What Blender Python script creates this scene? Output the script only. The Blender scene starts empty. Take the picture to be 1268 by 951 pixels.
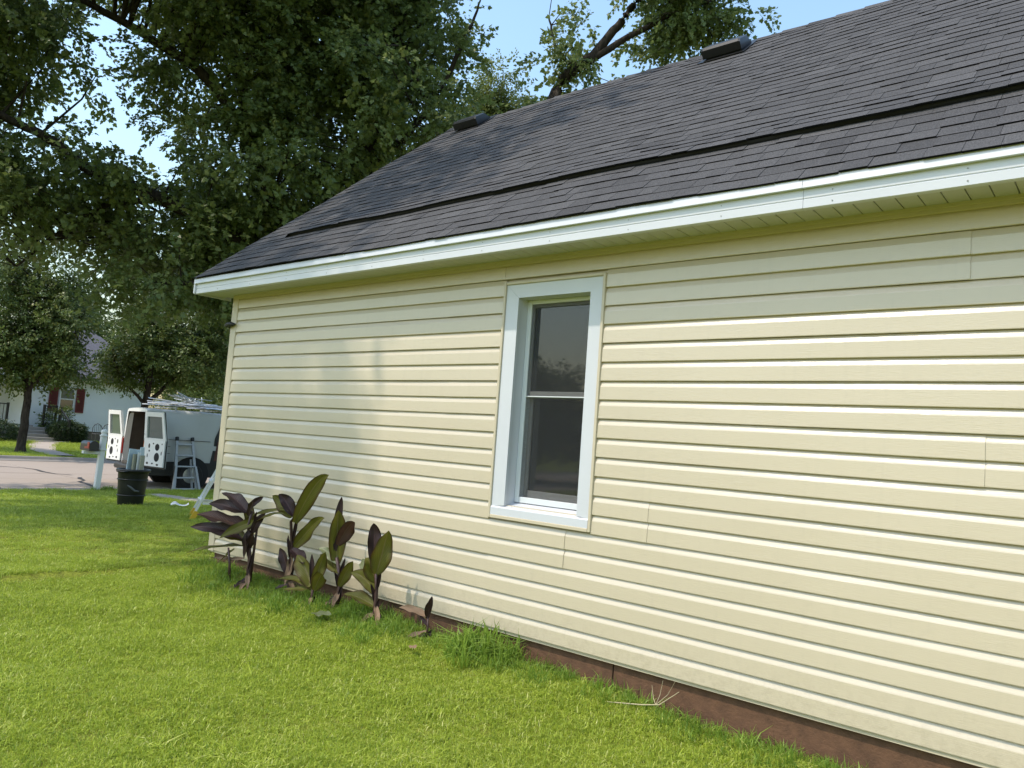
import bpy, math, random
import numpy as np
from mathutils import Matrix, Vector

R = math.radians
sc = bpy.context.scene
col = sc.collection

# ------------------------------------------------------------------ camera
cam_d = bpy.data.cameras.new('camera')
cam = bpy.data.objects.new('camera', cam_d)
col.objects.link(cam)
YAW, PITCH, ROLL = 0.695600697, 0.079628089, 0.0723580113
F = Vector((-math.sin(YAW) * math.cos(PITCH), math.cos(YAW) * math.cos(PITCH), math.sin(PITCH)))
Rr = Vector((math.cos(YAW), math.sin(YAW), 0))
Uu = Rr.cross(F)
cr = math.cos(ROLL) * Rr + math.sin(ROLL) * Uu
cu = -math.sin(ROLL) * Rr + math.cos(ROLL) * Uu
CAM = Vector((7.5021, -4.2935, 1.3081))
cam.matrix_world = Matrix(((cr.x, cu.x, -F.x, CAM.x), (cr.y, cu.y, -F.y, CAM.y), (cr.z, cu.z, -F.z, CAM.z), (0, 0, 0, 1)))
cam_d.sensor_width = 36
cam_d.lens = 944.04 / 1268 * 36
cam_d.clip_start = 0.05
cam_d.clip_end = 3000
sc.camera = cam

# ------------------------------------------------------------------ light
SUN_EL, SUN_SIDE = R(57), R(28)            # elevation; angle left of the wall's normal
sdir = Vector((-math.sin(SUN_SIDE) * math.cos(SUN_EL), -math.cos(SUN_SIDE) * math.cos(SUN_EL), math.sin(SUN_EL)))
w = bpy.data.worlds.new('World'); sc.world = w
w.use_nodes = True
nt = w.node_tree
sky = nt.nodes.new('ShaderNodeTexSky'); sky.sky_type = 'NISHITA'; sky.sun_disc = False
sky.sun_elevation = SUN_EL
sky.sun_rotation = math.atan2(sdir.x, sdir.y)
sky.altitude = 100; sky.air_density = 2.0; sky.dust_density = 2.0; sky.ozone_density = 5.0
bg = nt.nodes['Background']; bg.inputs['Strength'].default_value = 0.15
nt.links.new(sky.outputs[0], bg.inputs[0])
sun_d = bpy.data.lights.new('sun', 'SUN'); sun_d.energy = 2.0; sun_d.angle = R(1.0); sun_d.color = (1.0, 0.90, 0.76)
sun = bpy.data.objects.new('sun', sun_d); col.objects.link(sun)
sun.rotation_euler = sdir.to_track_quat('Z', 'Y').to_euler()
sun.location = (0, 0, 30)
sc.view_settings.view_transform = 'Standard'; sc.view_settings.look = 'None'
sc.view_settings.exposure = 0.92; sc.view_settings.gamma = 1.0
sc.render.engine = 'CYCLES'
sc.cycles.use_denoising = True
sc.cycles.max_bounces = 8; sc.cycles.transparent_max_bounces = 12
sc.cycles.caustics_reflective = False; sc.cycles.caustics_refractive = False

# ------------------------------------------------------------------ helpers
rng = np.random.default_rng(7)
random.seed(7)


class MB:
    """collects shapes, links them as one mesh"""
    def __init__(s): s.v = []; s.f = []; s.tone = []
    def add(s, vs, fs):
        n = len(s.v); s.v += [tuple(map(float, q)) for q in vs]; s.f += [tuple(i + n for i in q) for q in fs]; return s
    def box(s, x0, x1, y0, y1, z0, z1, b=0.0):
        if b <= 0:
            vs = [(x0, y0, z0), (x1, y0, z0), (x1, y1, z0), (x0, y1, z0), (x0, y0, z1), (x1, y0, z1), (x1, y1, z1), (x0, y1, z1)]
            return s.add(vs, [(3, 2, 1, 0), (4, 5, 6, 7), (0, 1, 5, 4), (1, 2, 6, 5), (2, 3, 7, 6), (3, 0, 4, 7)])
        X, Y, Z = (x0, x1), (y0, y1), (z0, z1); vs = []; idx = {}
        for i in (0, 1):
            for j in (0, 1):
                for k in (0, 1):
                    sx, sy, sz = (1 - 2 * i), (1 - 2 * j), (1 - 2 * k)
                    c = (X[i], Y[j], Z[k])
                    idx[i, j, k, 'x'] = len(vs); vs.append((c[0], c[1] + sy * b, c[2] + sz * b))
                    idx[i, j, k, 'y'] = len(vs); vs.append((c[0] + sx * b, c[1], c[2] + sz * b))
                    idx[i, j, k, 'z'] = len(vs); vs.append((c[0] + sx * b, c[1] + sy * b, c[2]))
        fs = []
        g = lambda i, j, k, a: idx[i, j, k, a]
        for i in (0, 1):
            q = [g(i, 0, 0, 'x'), g(i, 1, 0, 'x'), g(i, 1, 1, 'x'), g(i, 0, 1, 'x')]; fs.append(q if i else q[::-1])
            q = [g(0, i, 0, 'y'), g(0, i, 1, 'y'), g(1, i, 1, 'y'), g(1, i, 0, 'y')]; fs.append(q if i else q[::-1])
            q = [g(0, 0, i, 'z'), g(1, 0, i, 'z'), g(1, 1, i, 'z'), g(0, 1, i, 'z')]; fs.append(q if i else q[::-1])
        for i in (0, 1):
            for j in (0, 1):
                fs.append([g(i, j, 0, 'x'), g(i, j, 0, 'y'), g(i, j, 1, 'y'), g(i, j, 1, 'x')])
                fs.append([g(i, 0, j, 'x'), g(i, 0, j, 'z'), g(i, 1, j, 'z'), g(i, 1, j, 'x')])
                fs.append([g(0, i, j, 'y'), g(0, i, j, 'z'), g(1, i, j, 'z'), g(1, i, j, 'y')])
                for k in (0, 1): fs.append([g(i, j, k, 'x'), g(i, j, k, 'y'), g(i, j, k, 'z')])
        return s.add(vs, fs)
    def bar(s, a, b, wx, wy, up=(0, 0, 1)):
        a = Vector(a); b = Vector(b); d = (b - a).normalized(); up = Vector(up)
        if abs(d.dot(up)) > .98: up = Vector((1, 0, 0))
        sx = d.cross(up).normalized(); sy = sx.cross(d).normalized(); vs = []
        for q in (a, b):
            for i, j in ((-1, -1), (1, -1), (1, 1), (-1, 1)): vs.append(q + sx * i * wx / 2 + sy * j * wy / 2)
        return s.add(vs, [(3, 2, 1, 0), (4, 5, 6, 7), (0, 1, 5, 4), (1, 2, 6, 5), (2, 3, 7, 6), (3, 0, 4, 7)])
    def tube(s, pts, rad, n=8, cap=True):
        pts = [Vector(q) for q in pts]
        if not hasattr(rad, '__len__'): rad = [rad] * len(pts)
        base = len(s.v); up = Vector((0.13, 0.21, 0.97))
        for i, q in enumerate(pts):
            d = (pts[min(i + 1, len(pts) - 1)] - pts[max(i - 1, 0)]).normalized()
            u = up if abs(d.dot(up)) < .95 else Vector((1, 0, 0))
            sx = d.cross(u).normalized(); sy = sx.cross(d)
            for k in range(n):
                t = 2 * math.pi * k / n
                s.v.append(tuple(q + (sx * math.cos(t) + sy * math.sin(t)) * rad[i]))
        for i in range(len(pts) - 1):
            for k in range(n):
                a = base + i * n + k; b = base + i * n + (k + 1) % n
                s.f.append((a, b, b + n, a + n))
        if cap:
            s.f.append(tuple(base + k for k in range(n))[::-1]); s.f.append(tuple(base + (len(pts) - 1) * n + k for k in range(n)))
        return s
    def lathe(s, prof, n=24, c=(0, 0, 0)):
        base = len(s.v)
        for r, z in prof:
            for k in range(n):
                t = 2 * math.pi * k / n; s.v.append((c[0] + r * math.cos(t), c[1] + r * math.sin(t), c[2] + z))
        for i in range(len(prof) - 1):
            for k in range(n):
                a = base + i * n + k; b = base + i * n + (k + 1) % n; s.f.append((a, b, b + n, a + n))
        return s
    def xf(s, m): s.v = [tuple(m @ Vector(q)) for q in s.v]; return s
    def build(s, name, mat, parent=None, smooth=False, tone=None):
        me = bpy.data.meshes.new(name); me.from_pydata(s.v, [], s.f)
        if mat: me.materials.append(mat)
        if smooth: me.polygons.foreach_set('use_smooth', [True] * len(me.polygons))
        if tone is not None:
            at = me.attributes.new('tone', 'FLOAT', 'FACE'); at.data.foreach_set('value', np.asarray(tone, dtype=np.float32))
        me.update()
        return obj(name, me, parent)


def obj(name, me, parent=None):
    o = bpy.data.objects.new(name, me); col.objects.link(o)
    if parent: o.parent = parent
    return o


def tag(o, label=None, cat=None, group=None, kind=None):
    if label: o['label'] = label
    if cat: o['category'] = cat
    if group: o['group'] = group
    if kind: o['kind'] = kind
    return o


def thing(name, loc, label, cat, group=None, rz=0):
    o = obj(name, None); o.location = loc; o.rotation_euler = (0, 0, rz)
    return tag(o, label, cat, group)


# ------------------------------------------------------------------ materials
class NT:
    def __init__(s, name):
        s.m = bpy.data.materials.new(name); s.m.use_nodes = True; s.t = s.m.node_tree
        s.b = s.t.nodes['Principled BSDF']; s.out = s.t.nodes['Material Output']
    def n(s, ty, **kw):
        x = s.t.nodes.new(ty)
        for k, v in kw.items():
            if k.startswith('i_'): x.inputs[k[2:]].default_value = v
            else: setattr(x, k, v)
        return x
    def l(s, a, b): s.t.links.new(a, b)
    def coord(s, scale=(1, 1, 1), kind='Object'):
        tc = s.n('ShaderNodeTexCoord'); mp = s.n('ShaderNodeMapping'); mp.inputs['Scale'].default_value = scale
        s.l(tc.outputs[kind], mp.inputs[0]); return mp.outputs[0]
    def noise(s, vec, scale, detail=4, rough=.55):
        x = s.n('ShaderNodeTexNoise'); x.inputs['Scale'].default_value = scale; x.inputs['Detail'].default_value = detail; x.inputs['Roughness'].default_value = rough
        if vec is not None: s.l(vec, x.inputs['Vector'])
        return x.outputs['Fac']
    def ramp(s, fac, stops):
        x = s.n('ShaderNodeValToRGB'); e = x.color_ramp.elements
        while len(e) < len(stops): e.new(.5)
        for q, (p, c) in zip(e, stops): q.position = p; q.color = (*c, 1) if len(c) == 3 else c
        s.l(fac, x.inputs[0]); return x.outputs[0]
    def mix(s, fac, a, b, mode='MIX'):
        x = s.n('ShaderNodeMix', data_type='RGBA', blend_type=mode)
        for k, v in ((0, fac), (6, a), (7, b)):
            if hasattr(v, 'is_linked'): s.l(v, x.inputs[k])
            elif k == 0: x.inputs[0].default_value = v
            else: x.inputs[k].default_value = (*v, 1)
        return x.outputs[2]
    def bump(s, h, strength=.3, dist=.01):
        x = s.n('ShaderNodeBump'); x.inputs['Strength'].default_value = strength; x.inputs['Distance'].default_value = dist
        s.l(h, x.inputs['Height']); s.l(x.outputs[0], s.b.inputs['Normal']); return x
    def base(s, c):
        if hasattr(c, 'is_linked'): s.l(c, s.b.inputs['Base Color'])
        else: s.b.inputs['Base Color'].default_value = (*c, 1)
    def set(s, rough=.5, metal=0, spec=.5):
        s.b.inputs['Roughness'].default_value = rough; s.b.inputs['Metallic'].default_value = metal; s.b.inputs['Specular IOR Level'].default_value = spec
    def math(s, op, a, b=None):
        x = s.n('ShaderNodeMath', operation=op)
        for k, v in ((0, a), (1, b)):
            if v is None: continue
            if hasattr(v, 'is_linked'): s.l(v, x.inputs[k])
            else: x.inputs[k].default_value = v
        return x.outputs[0]


def simple(name, c, rough=.5, metal=0, var=.12, scale=6, bump=0, spec=.5, bscale=60):
    m = NT(name); v = m.coord()
    f = m.noise(v, scale, 5)
    m.base(m.mix(f, tuple(x * (1 - var) for x in c), tuple(min(1, x * (1 + var)) for x in c)))
    m.set(rough, metal, spec)
    if bump: m.bump(m.noise(v, bscale, 4), bump, .004)
    return m.m


MAT = {}
# vinyl siding: fine long wood grain, faint grime
m = NT('cream_vinyl'); v = m.coord((1, 1, 1)); g = m.coord((2.2, 30, 30))
grain = m.noise(g, 9, 5, .6); big = m.noise(v, 1.3, 4)
c = m.mix(big, (.510, .440, .322), (.55, .478, .357)); c = m.mix(m.math('MULTIPLY', m.ramp(m.noise(v, 17, 6, .7), [(.56, (0, 0, 0)), (.78, (1, 1, 1))]), .16), c, (.33, .30, .23))
sz = m.n('ShaderNodeSeparateXYZ'); m.l(v, sz.inputs[0])
splash = m.math('MULTIPLY', m.ramp(sz.outputs['Z'], [(0, (1, 1, 1)), (.3, (0, 0, 0))]), m.ramp(m.noise(v, 26, 6, .75), [(.45, (0, 0, 0)), (.7, (1, 1, 1))]))
c = m.mix(m.math('MULTIPLY', splash, .3), c, (.24, .19, .12))
streak = m.noise(m.coord((9, 1, .7)), 2.0, 5, .6); c = m.mix(m.math('MULTIPLY', m.ramp(streak, [(.55, (0, 0, 0)), (.8, (1, 1, 1))]), .14), c, (.34, .31, .24))
m.base(c); m.set(.28, 0, .95); m.bump(grain, .45, .0020); MAT['siding'] = m.m
m = NT('cream_trim'); v = m.coord(); m.base(m.mix(m.noise(v, 5, 5), (.505, .437, .318), (.545, .475, .353))); m.set(.4); MAT['creamtrim'] = m.m
m = NT('white_aluminium'); v = m.coord((1, 1, 1)); st = m.coord((.8, 20, 20))
c = m.mix(m.noise(v, 2.5, 5), (.53, .545, .585), (.59, .605, .64)); c = m.mix(m.math('MULTIPLY', m.ramp(m.noise(v, 24, 5, .7), [(.6, (0, 0, 0)), (.8, (1, 1, 1))]), .25), c, (.5, .52, .5))
m.base(c); m.set(.33, 0, .5); m.bump(m.noise(st, 3, 3), .12, .004); MAT['white'] = m.m
MAT['soffit'] = simple('ivory_soffit_vinyl', (.50, .50, .46), .5, var=.06)
MAT['winframe'] = simple('white_window_vinyl', (.60, .63, .64), .38, var=.05)
MAT['sash'] = simple('grey_sash_frame', (.30, .30, .29), .45, var=.08)
MAT['skirt'] = simple('brown_painted_skirting', (.115, .057, .029), .85, var=.6, scale=16, bump=.9)
MAT['dark'] = simple('dark_interior', (.02, .02, .02), .9)
# shingles
m = NT('asphalt_shingle'); v = m.coord()
at = m.n('ShaderNodeAttribute', attribute_name='tone'); gr = m.noise(v, 150, 3, .8); pat = m.noise(v, 38.0, 4, .7); wx = m.noise(v, .7, 3)
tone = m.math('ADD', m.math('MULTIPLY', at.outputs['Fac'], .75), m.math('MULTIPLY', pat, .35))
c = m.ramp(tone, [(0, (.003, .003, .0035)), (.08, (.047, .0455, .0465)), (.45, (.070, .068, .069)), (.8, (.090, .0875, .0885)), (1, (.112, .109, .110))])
c = m.mix(m.ramp(gr, [(.35, (0, 0, 0)), (.75, (1, 1, 1))]), m.mix(.55, c, (0, 0, 0)), m.mix(1.0, c, (1.7, 1.7, 1.72), 'MULTIPLY'))
m.base(c); m.set(.92, 0, .25); m.bump(gr, .9, .004); MAT['shingle'] = m.m
MAT['roofdeck'] = simple('roof_felt', (.025, .024, .025), .95)
MAT['blackvent'] = simple('black_plastic_vent', (.006, .006, .007), .7, var=.3, scale=20)
MAT['ventmetal'] = simple('black_painted_metal', (.010, .0105, .012), .35, var=.25, scale=10)
# window glass, screen
m = NT('window_glass'); m.base((.012, .014, .016)); m.set(.03, 0, .6); m.b.inputs['IOR'].default_value = 2.0; m.b.inputs['Coat Weight'].default_value = .6; m.b.inputs['Coat Roughness'].default_value = .02
m.bump(m.noise(m.coord(), 2.2, 2), .03, .02); MAT['glass'] = m.m
m = NT('insect_screen'); v = m.coord((1, 1, 1)); tr = m.n('ShaderNodeBsdfTransparent'); mx = m.n('ShaderNodeMixShader')
f = m.math('ADD', m.math('MULTIPLY', m.noise(v, 340, 2, .7), .45), .02)
m.base((.020, .0215, .0225)); m.set(.7); m.l(f, mx.inputs[0]); m.l(tr.outputs[0], mx.inputs[1]); m.l(m.b.outputs[0], mx.inputs[2]); m.l(mx.outputs[0], m.out.inputs[0]); MAT['screen'] = m.m
m = NT('pale_glass'); m.base((.10, .13, .12)); m.set(.06, 0, .6); MAT['palglass'] = m.m


def leafmat(name, dark, light, trans=.35, rough=.45, yellow=None, useattr=True):
    m = NT(name); oi = m.n('ShaderNodeObjectInfo'); at = m.n('ShaderNodeAttribute', attribute_name='lv')
    f = m.math('ADD', m.math('MULTIPLY', oi.outputs['Random'], .55), m.math('MULTIPLY', at.outputs['Fac'], .45))
    stops = [(.1, dark), (.75, light)]
    if yellow: stops.append((.97, yellow))
    c = m.ramp(f, stops); m.base(c); m.set(rough, 0, .4)
    tl = m.n('ShaderNodeBsdfTranslucent'); m.l(m.mix(.5, c, tuple(min(1, x * 1.5) for x in light)), tl.inputs[0])
    mx = m.n('ShaderNodeMixShader'); mx.inputs[0].default_value = trans
    m.l(m.b.outputs[0], mx.inputs[1]); m.l(tl.outputs[0], mx.inputs[2]); m.l(mx.outputs[0], m.out.inputs[0]); return m.m


MAT['maple'] = leafmat('maple_leaf', (.060, .098, .028), (.18, .23, .070), .38, .36, (.28, .28, .09))
MAT['pear'] = leafmat('street_tree_leaf', (.050, .085, .020), (.135, .18, .044), .34, .4, (.24, .22, .07))
MAT['yellowleaf'] = leafmat('yellow_green_leaf', (.07, .10, .02), (.16, .19, .05), .4, .5)
MAT['hedge'] = leafmat('hedge_leaf', (.016, .034, .010), (.04, .07, .018), .2)
MAT['grass'] = leafmat('grass_blade', (.120, .190, .016), (.45, .53, .072), .42, .42, (.70, .67, .28))
MAT['weed'] = leafmat('weed_blade', (.09, .17, .016), (.24, .35, .05), .4, .5)
m = NT('tree_bark'); v = m.coord((1, 1, .25)); f = m.noise(v, 14, 6, .65); m.base(m.ramp(f, [(.3, (.018, .014, .012)), (.7, (.075, .062, .052))])); m.set(.95, 0, .1); m.bump(f, .8, .03); MAT['bark'] = m.m
# canna
def cannamat(name, dark, edge, rib, trans):
    m = NT(name); at = m.n('ShaderNodeAttribute', attribute_name='across'); v = m.coord()
    uv = m.math('ABSOLUTE', at.outputs['Fac']); along = m.n('ShaderNodeAttribute', attribute_name='along')
    veins = m.n('ShaderNodeTexWave'); veins.inputs['Scale'].default_value = 1.0
    vein = m.math('SINE', m.math('MULTIPLY', m.math('SUBTRACT', along.outputs['Fac'], m.math('MULTIPLY', uv, .22)), 150))
    c = m.mix(m.noise(v, 9, 5), dark, tuple(x * 1.6 for x in dark))
    c = m.mix(m.ramp(uv, [(.55, (0, 0, 0)), (1, (1, 1, 1))]), c, edge)
    c = m.mix(m.math('MULTIPLY', m.math('ADD', m.math('MULTIPLY', vein, .5), .5), .22), c, tuple(x * .45 for x in dark))
    c = m.mix(m.ramp(uv, [(.03, (1, 1, 1)), (.08, (0, 0, 0))]), c, rib)
    m.base(c); m.set(.45, 0, .3)
    h = m.n('ShaderNodeBump'); h.inputs['Strength'].default_value = .25; h.inputs['Distance'].default_value = .003; m.l(vein, h.inputs['Height']); m.l(h.outputs[0], m.b.inputs['Normal'])
    tl = m.n('ShaderNodeBsdfTranslucent'); m.l(c, tl.inputs[0]); mx = m.n('ShaderNodeMixShader'); mx.inputs[0].default_value = trans
    m.l(m.b.outputs[0], mx.inputs[1]); m.l(tl.outputs[0], mx.inputs[2]); m.l(mx.outputs[0], m.out.inputs[0]); return m.m
MAT['canna_p'] = cannamat('canna_leaf_purple', (.027, .013, .012), (.016, .007, .006), (.06, .028, .024), .12)
MAT['canna_g'] = cannamat('canna_leaf_bronze_green', (.110, .108, .016), (.070, .034, .012), (.19, .16, .05), .40)
MAT['canna_r'] = cannamat('canna_leaf_reddish', (.066, .032, .022), (.034, .013, .009), (.11, .06, .04), .2)
MAT['canna_dry'] = simple('canna_dry_leaf', (.19, .12, .07), .8, var=.4)
MAT['canna_pale'] = simple('canna_pale_underside', (.13, .145, .06), .5, var=.2)
MAT['canna_stem'] = simple('canna_stem_bark', (.06, .028, .022), .5, var=.4, scale=20)
# ground
m = NT('lawn_soil'); v = m.coord(); a = m.noise(v, .5, 5); b = m.noise(v, 14, 6, .7)
c = m.mix(a, (.20, .24, .026), (.30, .34, .045)); c = m.mix(m.ramp(b, [(.35, (0, 0, 0)), (.65, (1, 1, 1))]), m.mix(.6, c, (.09, .08, .03)), c)
sx_ = m.n('ShaderNodeSeparateXYZ'); m.l(v, sx_.inputs[0])
edge = m.math('ADD', sx_.outputs['Y'], m.math('MULTIPLY', m.math('SUBTRACT', b, .5), .25)); inx = m.math('GREATER_THAN', sx_.outputs['X'], -.15)
c = m.mix(m.math('MULTIPLY', m.math('GREATER_THAN', edge, -.13), inx), c, (.050, .034, .022))
m.base(c); m.set(1, 0, .1); m.bump(b, 1, .05); MAT['lawn'] = m.m
m = NT('concrete_road'); v = m.coord(); oi = m.n('ShaderNodeObjectInfo'); c = m.mix(m.noise(v, 1.1, 5), (.35, .285, .23), (.43, .36, .30)); c = m.mix(m.ramp(m.noise(v, 60, 3, .8), [(.4, (0, 0, 0)), (.7, (1, 1, 1))]), m.mix(.3, c, (.16, .13, .12)), c)
c = m.mix(m.math('MULTIPLY', oi.outputs['Random'], .22), c, (.28, .23, .2)); m.base(c); m.set(.9, 0, .2); m.bump(m.noise(v, 80, 3), .3, .004); MAT['road'] = m.m
MAT['joint'] = simple('road_joint_sealant', (.20, .13, .115), .9, var=.3)
MAT['tar'] = simple('black_crack_sealer', (.03, .028, .028), .6)
MAT['kerb'] = simple('grey_kerb_concrete', (.22, .20, .18), .9, var=.25, scale=4, bump=.3)
MAT['path'] = simple('pale_path_concrete', (.40, .34, .29), .9, var=.2, scale=4, bump=.3)
# street things
MAT['vanwhite'] = simple('van_paint', (.50, .515, .51), .25, var=.05, spec=.5)
MAT['vanin'] = simple('van_interior', (.07, .06, .05), .8, var=.3)
MAT['doorin'] = simple('van_door_inner', (.80, .80, .78), .45, var=.06, scale=12)
MAT['rubber'] = simple('black_rubber', (.014, .014, .014), .7)
MAT['blacktrim'] = simple('black_trim', (.02, .02, .02), .5)
MAT['maroon'] = simple('maroon_door_trim', (.085, .028, .022), .5, var=.3)
MAT['chrome'] = simple('brushed_aluminium', (.52, .54, .55), .38, .75, var=.2, scale=20)
MAT['alu'] = simple('ladder_aluminium', (.40, .41, .42), .5, .45, var=.2, scale=15)
MAT['binplastic'] = simple('black_bin_plastic', (.008, .009, .0095), .42, var=.3, scale=12)
MAT['postwhite'] = simple('white_post_vinyl', (.72, .73, .72), .45, var=.08)
MAT['mailblack'] = simple('mailbox_black', (.03, .03, .03), .4)
MAT['red'] = simple('red_flag', (.40, .05, .03), .45)
MAT['yellow'] = simple('yellow_foot', (.62, .40, .03), .5)
MAT['wood'] = simple('raw_wood_board', (.34, .22, .12), .7, var=.25, scale=14)
MAT['foamblue'] = simple('pale_blue_offcut', (.52, .62, .66), .6, var=.08)
MAT['tan'] = simple('tan_offcut', (.34, .33, .24), .7, var=.15)
MAT['orange'] = simple('orange_box', (.42, .16, .06), .6, var=.2)
MAT['farwhite'] = simple('white_clapboard', (.84, .87, .90), .55, var=.05, scale=2)
MAT['farroof'] = simple('grey_shingle_roof', (.10, .095, .11), .95, var=.3, scale=6, bump=.6, bscale=20)
MAT['shutter'] = simple('burgundy_shutter', (.16, .022, .025), .5, var=.1)
MAT['iron'] = simple('black_iron', (.015, .015, .015), .5)
MAT['greyiron'] = simple('grey_metal_bench', (.13, .13, .13), .5)
MAT['stepconc'] = simple('grey_step_concrete', (.30, .28, .26), .9, var=.2, scale=5)
MAT['stone'] = simple('tan_foundation', (.20, .16, .13), .9, var=.3, scale=5)
MAT['straw'] = simple('dry_straw', (.42, .36, .22), .8, var=.2)

# ------------------------------------------------------------------ ground
def sstep(a, b, x):
    t = np.clip((x - a) / (b - a), 0, 1); return t * t * (3 - 2 * t)


def gz(x, y):
    x = np.asarray(x, float); y = np.asarray(y, float)
    z = -.115 - .034 * np.clip(x - 3.4, 0, 5)
    z = z - .06 * sstep(.2, 1.5, -y) * sstep(-2, 1, x)
    z = z - .045 * sstep(-.22, -.06, y) * (y < 1)
    z = np.where(x < 0, -.115 - .06 * sstep(0, -2, x) - .19 * sstep(-2, -10.4, x), z)
    z = z + .012 * np.sin(x * 2.3 + y * 1.7) * np.cos(y * 1.1 - x * .8) + .008 * np.sin(x * 5.1 - y * 4.3)
    far = -.26 + .27 * sstep(-23, -30, x)
    z = np.where(x < -21.35, far, z)
    z = np.where((x <= -10.45) & (x >= -21.35), -.62, z)
    return z


xs = np.unique(np.concatenate([np.linspace(-400, -60, 18), np.linspace(-60, -21.4, 40), [-21.36, -21.34, -16, -10.46, -10.44], np.linspace(-10.4, 14, 123), np.linspace(14, 60, 20), np.linspace(60, 400, 12)]))
ys = np.unique(np.concatenate([np.linspace(-400, -60, 12), np.linspace(-60, -8, 26), np.linspace(-8, 12, 101), np.linspace(12, 60, 25), np.linspace(60, 400, 12)]))
XX, YY = np.meshgrid(xs, ys, indexing='ij'); ZZ = gz(XX, YY)
nx, ny = len(xs), len(ys)
vs = np.stack([XX.ravel(), YY.ravel(), ZZ.ravel()], 1)
ii, jj = np.meshgrid(np.arange(nx - 1), np.arange(ny - 1), indexing='ij'); ii = ii.ravel(); jj = jj.ravel()
fs = np.stack([ii * ny + jj, (ii + 1) * ny + jj, (ii + 1) * ny + jj + 1, ii * ny + jj + 1], 1)
me = bpy.data.meshes.new('lawn'); me.from_pydata(vs.tolist(), [], fs.tolist()); me.materials.append(MAT['lawn'])
me.polygons.foreach_set('use_smooth', [True] * len(me.polygons))
lawn = tag(obj('lawn', me), 'mown green lawn around the houses', kind='structure')

road = tag(MB().box(-21.3, -10.5, -250, 250, -.7, -.395).build('road', MAT['joint']), 'pinkish concrete street with sealed joints', kind='structure')
lanes = [(-21.1, -15.62), (-15.58, -13.78), (-13.74, -11.62), (-11.58, -10.52)]
for x0, x1 in lanes:
    y = -42.0
    while y < 70:
        L = 4.6
        MB().box(x0, x1, y + .012, y + L - .012, -.5, -.380 + random.uniform(-.002, .002)).build('pavement_slab', MAT['road'], road); y += L
for y0, y1 in ((-250, -42), (70, 250)): MB().box(-21.1, -10.52, y0, y1, -.5, -.381).build('pavement_slab', MAT['road'], road)
def tarstrip(pts):
    b = MB(); vs = []; n = len(pts)
    for i, (x, y) in enumerate(pts):
        d = Vector(pts[min(i + 1, n - 1)]) - Vector(pts[max(i - 1, 0)]); d.normalize(); q = Vector((-d.y, d.x)) * (.045 + .02 * math.sin(i * 2.1))
        vs += [(x - q.x, y - q.y, -.3735), (x + q.x, y + q.y, -.3735)]
    b.add(vs, [(2 * i, 2 * i + 1, 2 * i + 3, 2 * i + 2) for i in range(n - 1)]); return b.build('tar_seam', MAT['tar'], road)
tarstrip([(-18.5, 2.2), (-18.3, 3.2), (-17.6, 3.9), (-17.0, 4.05), (-16.2, 3.95), (-15.4, 4.0), (-15.1, 4.3)])
tarstrip([(-14.3, 4.2), (-13.9, 4.05), (-13.35, 3.95), (-12.9, 3.65), (-12.3, 3.6), (-11.56, 3.44)])
tarstrip([(-12.0, .9), (-11.4, 1.45), (-11.0, 1.35), (-10.7, 1.5)])
tarstrip([(-20.9, -3), (-18.7, -1.2), (-16.6, -1.6), (-14, -.6)])
kb = MB()
prof = [(-21.0, -.6), (-21.02, -.37), (-21.28, -.33), (-21.33, -.25), (-21.48, -.235), (-21.5, -.6)]
for y in (-250, 250): kb.v += [(x, y, z) for x, z in prof]
kb.f += [(i, i + 1, i + 7, i + 6) for i in range(5)]
tag(kb.build('kerb', MAT['kerb']), 'grey concrete kerb along the far side of the street', kind='structure')
# pale path strip between street and house corner, far walk
fp = MB(); P = [(-10.6, 3.2), (-9.4, 3.75), (-8.2, 3.9), (-7.2, 3.95), (-5, 4.1), (-1, 4.4)]
for x, y in P:
    z = float(gz(x, y)) + .03; fp.v += [(x, y - .26, z), (x, y + .26, z), (x, y - .26, z - .2), (x, y + .26, z - .2)]
fp.f += [f for i in range(len(P) - 1) for f in ((4 * i, 4 * i + 4, 4 * i + 5, 4 * i + 1), (4 * i + 2, 4 * i + 6, 4 * i + 4, 4 * i), (4 * i + 1, 4 * i + 5, 4 * i + 7, 4 * i + 3))]
tag(fp.build('path', MAT['path']), 'narrow pale concrete path beside the black bin', kind='structure')
fp = MB(); P = [(-22.6, 6.75, .45), (-25, 6.95, .45), (-26.8, 7.5, .5), (-28.4, 8.2, .55), (-29.6, 8.6, .6)]
for x, y, wd in P:
    z = float(gz(x, y)) + .03; fp.v += [(x, y - wd, z), (x, y + wd, z)]
fp.f += [(2 * i, 2 * i + 1, 2 * i + 3, 2 * i + 2) for i in range(len(P) - 1)]
tag(fp.build('path', MAT['path']), 'winding walk to the far porch steps', kind='structure')

# ------------------------------------------------------------------ the cream house
HX0, HX1, HY1 = -.02, 12.0, 6.55
EAVE_Y, EAVE_Z, SL, RIDGE_Y = -.335, 2.832, .833, 3.25
RIDGE_Z = EAVE_Z + SL * (RIDGE_Y - EAVE_Y)
RX0, RX1 = -.30, 12.3
house = thing('cream_house', (0, 0, 0), 'cream vinyl sided house with dark shingle roof and one tall white window', 'house')
WX0, WX1, WZ0, WZ1 = 3.80, 4.70, .772, 2.515     # window with its channel

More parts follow.
